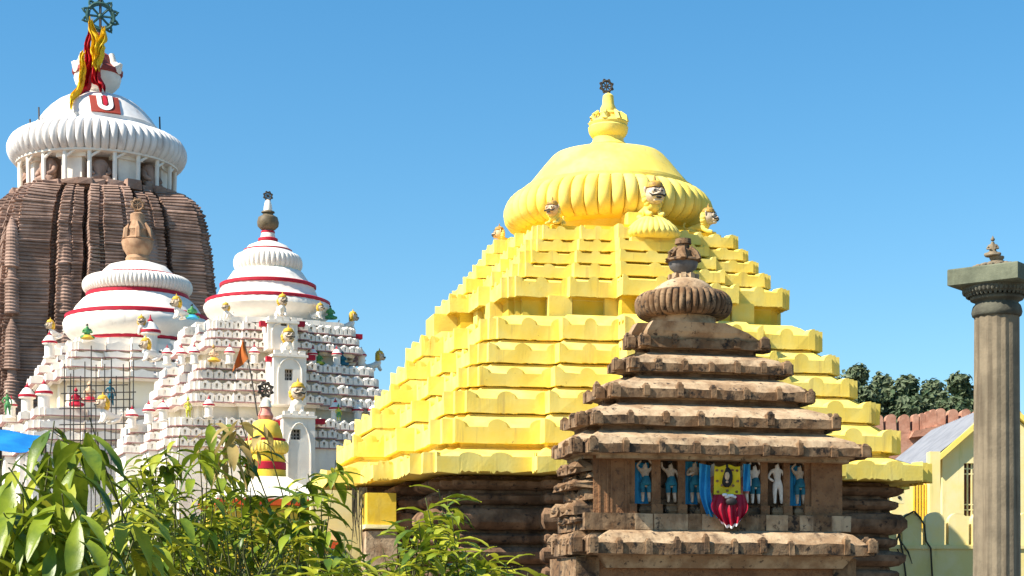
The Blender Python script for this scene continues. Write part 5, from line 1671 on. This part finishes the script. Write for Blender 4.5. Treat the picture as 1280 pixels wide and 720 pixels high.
def mango_tree(name, label, base, clusters, L, seed, hang=0.0, tr=.06, wide=.24):
    """clusters: (world point, scale, kind)"""
    rnd = random.Random(seed)
    root = empty('mango_tree', (base[0], base[1], 0), 0, label, 'tree', 'mango trees in front of the temples')
    o0 = Vector((base[0], base[1], 0))
    tk = MB(); tw2 = MB()
    fork = Vector((0, 0, EYE * .62))
    tk.tube([(0, 0, 0), (.05, 0, fork.z * .5), fork], [tr * 1.3, tr, tr * .8], 8)
    pts_ = [(Vector(c[0]) - o0) for c in clusters]
    # limbs: group the cluster tips into limbs by bearing
    hubs = []
    order = sorted(range(len(pts_)), key=lambda i: pts_[i].x)
    nh = max(3, len(pts_) // 7)
    for h in range(nh):
        seg = order[h * len(order) // nh:(h + 1) * len(order) // nh]
        if not seg: continue
        m_ = sum((pts_[i] for i in seg), Vector()) / len(seg)
        hub = m_ * .85 + fork * .15; hub.z = max(min(p_.z for p_ in (pts_[i] for i in seg)) - .05, fork.z)
        mid = fork.lerp(hub, .5) + Vector((rnd.uniform(-.1, .1), rnd.uniform(-.1, .1), .05))
        tk.tube([fork, mid, hub], [tr * .45, tr * .3, tr * .2], 6)
        for i in seg:
            e = pts_[i]; m2 = hub.lerp(e, .5) + Vector((rnd.uniform(-.16, .16), rnd.uniform(-.1, .2), -.05))
            tw2.tube([hub, hub.lerp(m2, .6) + Vector((rnd.uniform(-.03, .03), 0, -.03)), m2, m2.lerp(e, .6) + Vector((0, 0, -.03)), e], [tr * .11, tr * .10, tr * .08, tr * .065, tr * .05], 5)
    tk.build('trunk', M['bark'], root, smooth=60)
    tw2.build('twigs', M['twig'], root, smooth=60)
    cr = MB()
    for i, c in enumerate(clusters):
        e = pts_[i]; s, kind = c[1], c[2]
        nl = rnd.randint(9, 13)
        ax = Vector((rnd.uniform(-.4, .4), rnd.uniform(-.4, .4), 1)).normalized()
        mi = {'n': 0, 'y': 1, 'd': 2}[kind]
        for k in range(nl):
            t = 2 * PI * k / nl * 2.4 + rnd.uniform(-.35, .35)
            el = (rnd.uniform(-.5, .45) if kind != 'y' else rnd.uniform(-.3, .7)) - hang
            if kind == 'd': el = rnd.uniform(-1.0, .1)
            d = Vector((math.cos(t) * math.cos(el), math.sin(t) * math.cos(el), math.sin(el)))
            b0 = e - ax * rnd.uniform(0, .30) * s
            Lr = L * s * rnd.choice((.55, .75, .9, 1, 1, 1.12)) * rnd.uniform(.92, 1.06)
            leaf(cr, b0 + d * .01, d, Vector((0, 0, 1)), Lr, Lr * wide * rnd.uniform(.85, 1.15), rnd.uniform(.9, 2.1) if kind != 'y' else rnd.uniform(.5, 1.5), mi if rnd.random() < .78 else (1 if mi == 0 else 0), rnd)
    cr.build('crown', [M['leaf'], M['leafbright'], M['leafdry']], root, smooth=50, recalc=False)
    return root
rnd = random.Random(99)
def interp(tab, x):
    for (x0, y0), (x1, y1) in zip(tab, tab[1:]):
        if x0 <= x <= x1: return y0 + (y1 - y0) * (x - x0) / (x1 - x0)
    return tab[-1][1] if x > tab[-1][0] else tab[0][1]
def scatter(n, xr_, tab, yb, Y0, Y1, pk, sr=(.8, 1.1), mind=18):
    out_ = []
    tries = 0
    while len(out_) < n and tries < 6000:
        tries += 1
        px = rnd.uniform(*xr_); yt = interp(tab, px)
        py = yt + (yb - yt) * rnd.random() ** .85
        if any((px - a) ** 2 + (py - b_) ** 2 < mind ** 2 for a, b_ in [(o_[3], o_[4]) for o_ in out_]): continue
        Y = rnd.uniform(Y0, Y1)
        out_.append((pt(px, py, Y), rnd.uniform(*sr), 'y' if rnd.random() < pk else 'n', px, py))
    return out_
# left tree: big drooping leaves, nearest
c1 = [(pt(78, 540, 7.4), 1.05, 'n'), (pt(68, 526, 7.6), 1.0, 'n'), (pt(112, 522, 7.2), 1.0, 'n'), (pt(122, 540, 7.5), .9, 'n'), (pt(36, 560, 7.7), .95, 'n'), (pt(4, 570, 7.0), 1.1, 'n'),
      (pt(70, 595, 6.9), 1.1, 'n'), (pt(52, 620, 7.0), 1.0, 'y'), (pt(100, 640, 6.8), 1.0, 'n'), (pt(160, 640, 7.3), .8, 'y'), (pt(140, 690, 6.6), 1.1, 'n')]
c1 += scatter(34, (-40, 215), [(-40, 590), (30, 600), (80, 580), (130, 585), (215, 610)], 790, 6.6, 8.4, .42, (.75, 1.05), 16)
c1 += scatter(20, (-40, 210), [(-40, 620), (210, 640)], 790, 8.2, 9.0, .08, (.7, .95), 14)
mango_tree('mango_tree', 'large leaved mango tree with drooping leaves at the left edge', (wx(70, 7.6), 7.9), c1, .28, 1, hang=.5, wide=.235)
# middle tree
c2 = [(pt(262, 526, 10.6), .9, 'd'), (pt(300, 522, 10.4), 1.0, 'd'), (pt(284, 530, 10.7), .9, 'd'), (pt(330, 530, 10.8), .8, 'd'), (pt(225, 540, 11), .9, 'n'), (pt(205, 556, 11), .9, 'n'), (pt(182, 566, 11), .8, 'n'),
      (pt(300, 552, 10.6), .8, 'n'), (pt(385, 592, 10.6), 1.0, 'y'), (pt(402, 612, 10.4), .95, 'n'), (pt(372, 608, 10.6), 1.0, 'n'), (pt(355, 640, 10.4), 1.0, 'y'), (pt(420, 575, 10.8), .8, 'n')]
c2 += scatter(112, (165, 440), [(165, 570), (210, 552), (260, 540), (290, 560), (330, 600), (370, 605), (420, 628), (440, 640)], 790, 9.6, 11.8, .5, (.75, 1.05), 11)
c2 += scatter(75, (160, 450), [(160, 600), (230, 590), (330, 640), (450, 660)], 790, 11.6, 12.8, .06, (.8, 1.05), 11)  # back layer mostly in the dark leaf colour, painting the shaded interior
mango_tree('mango_tree', 'dense mango tree with coppery young leaves below the small yellow shrine', (wx(300, 10.8), 11.0), c2, .235, 2, wide=.28)
# right shrub
c3 = [(pt(548, 612, 10.8), 1.0, 'y'), (pt(532, 622, 10.6), .9, 'y'), (pt(560, 625, 11), .9, 'y'), (pt(574, 648, 10.8), 1.0, 'y'), (pt(520, 650, 10.9), .9, 'n'), (pt(545, 660, 10.7), 1.0, 'y'), (pt(500, 690, 10.6), 1.0, 'y'), (pt(640, 708, 10.4), .9, 'y'), (pt(606, 690, 10.5), .9, 'y'), (pt(622, 715, 10.8), 1.0, 'y'), (pt(660, 716, 10.6), .9, 'y'), (pt(590, 705, 10.4), 1.0, 'n')]
c3 += scatter(55, (440, 650), [(440, 690), (480, 668), (515, 640), (555, 632), (590, 668), (650, 712)], 790, 10, 11.6, .5, (.75, 1.0), 14)
c3 += scatter(32, (445, 640), [(445, 700), (520, 670), (570, 670), (640, 715)], 790, 11.4, 12.2, .08, (.8, 1.0), 12)
mango_tree('mango_tree', 'small bright leaved mango shrub before the dark wall of the yellow temple', (wx(540, 10.8), 11.0), c3, .235, 3, wide=.28)
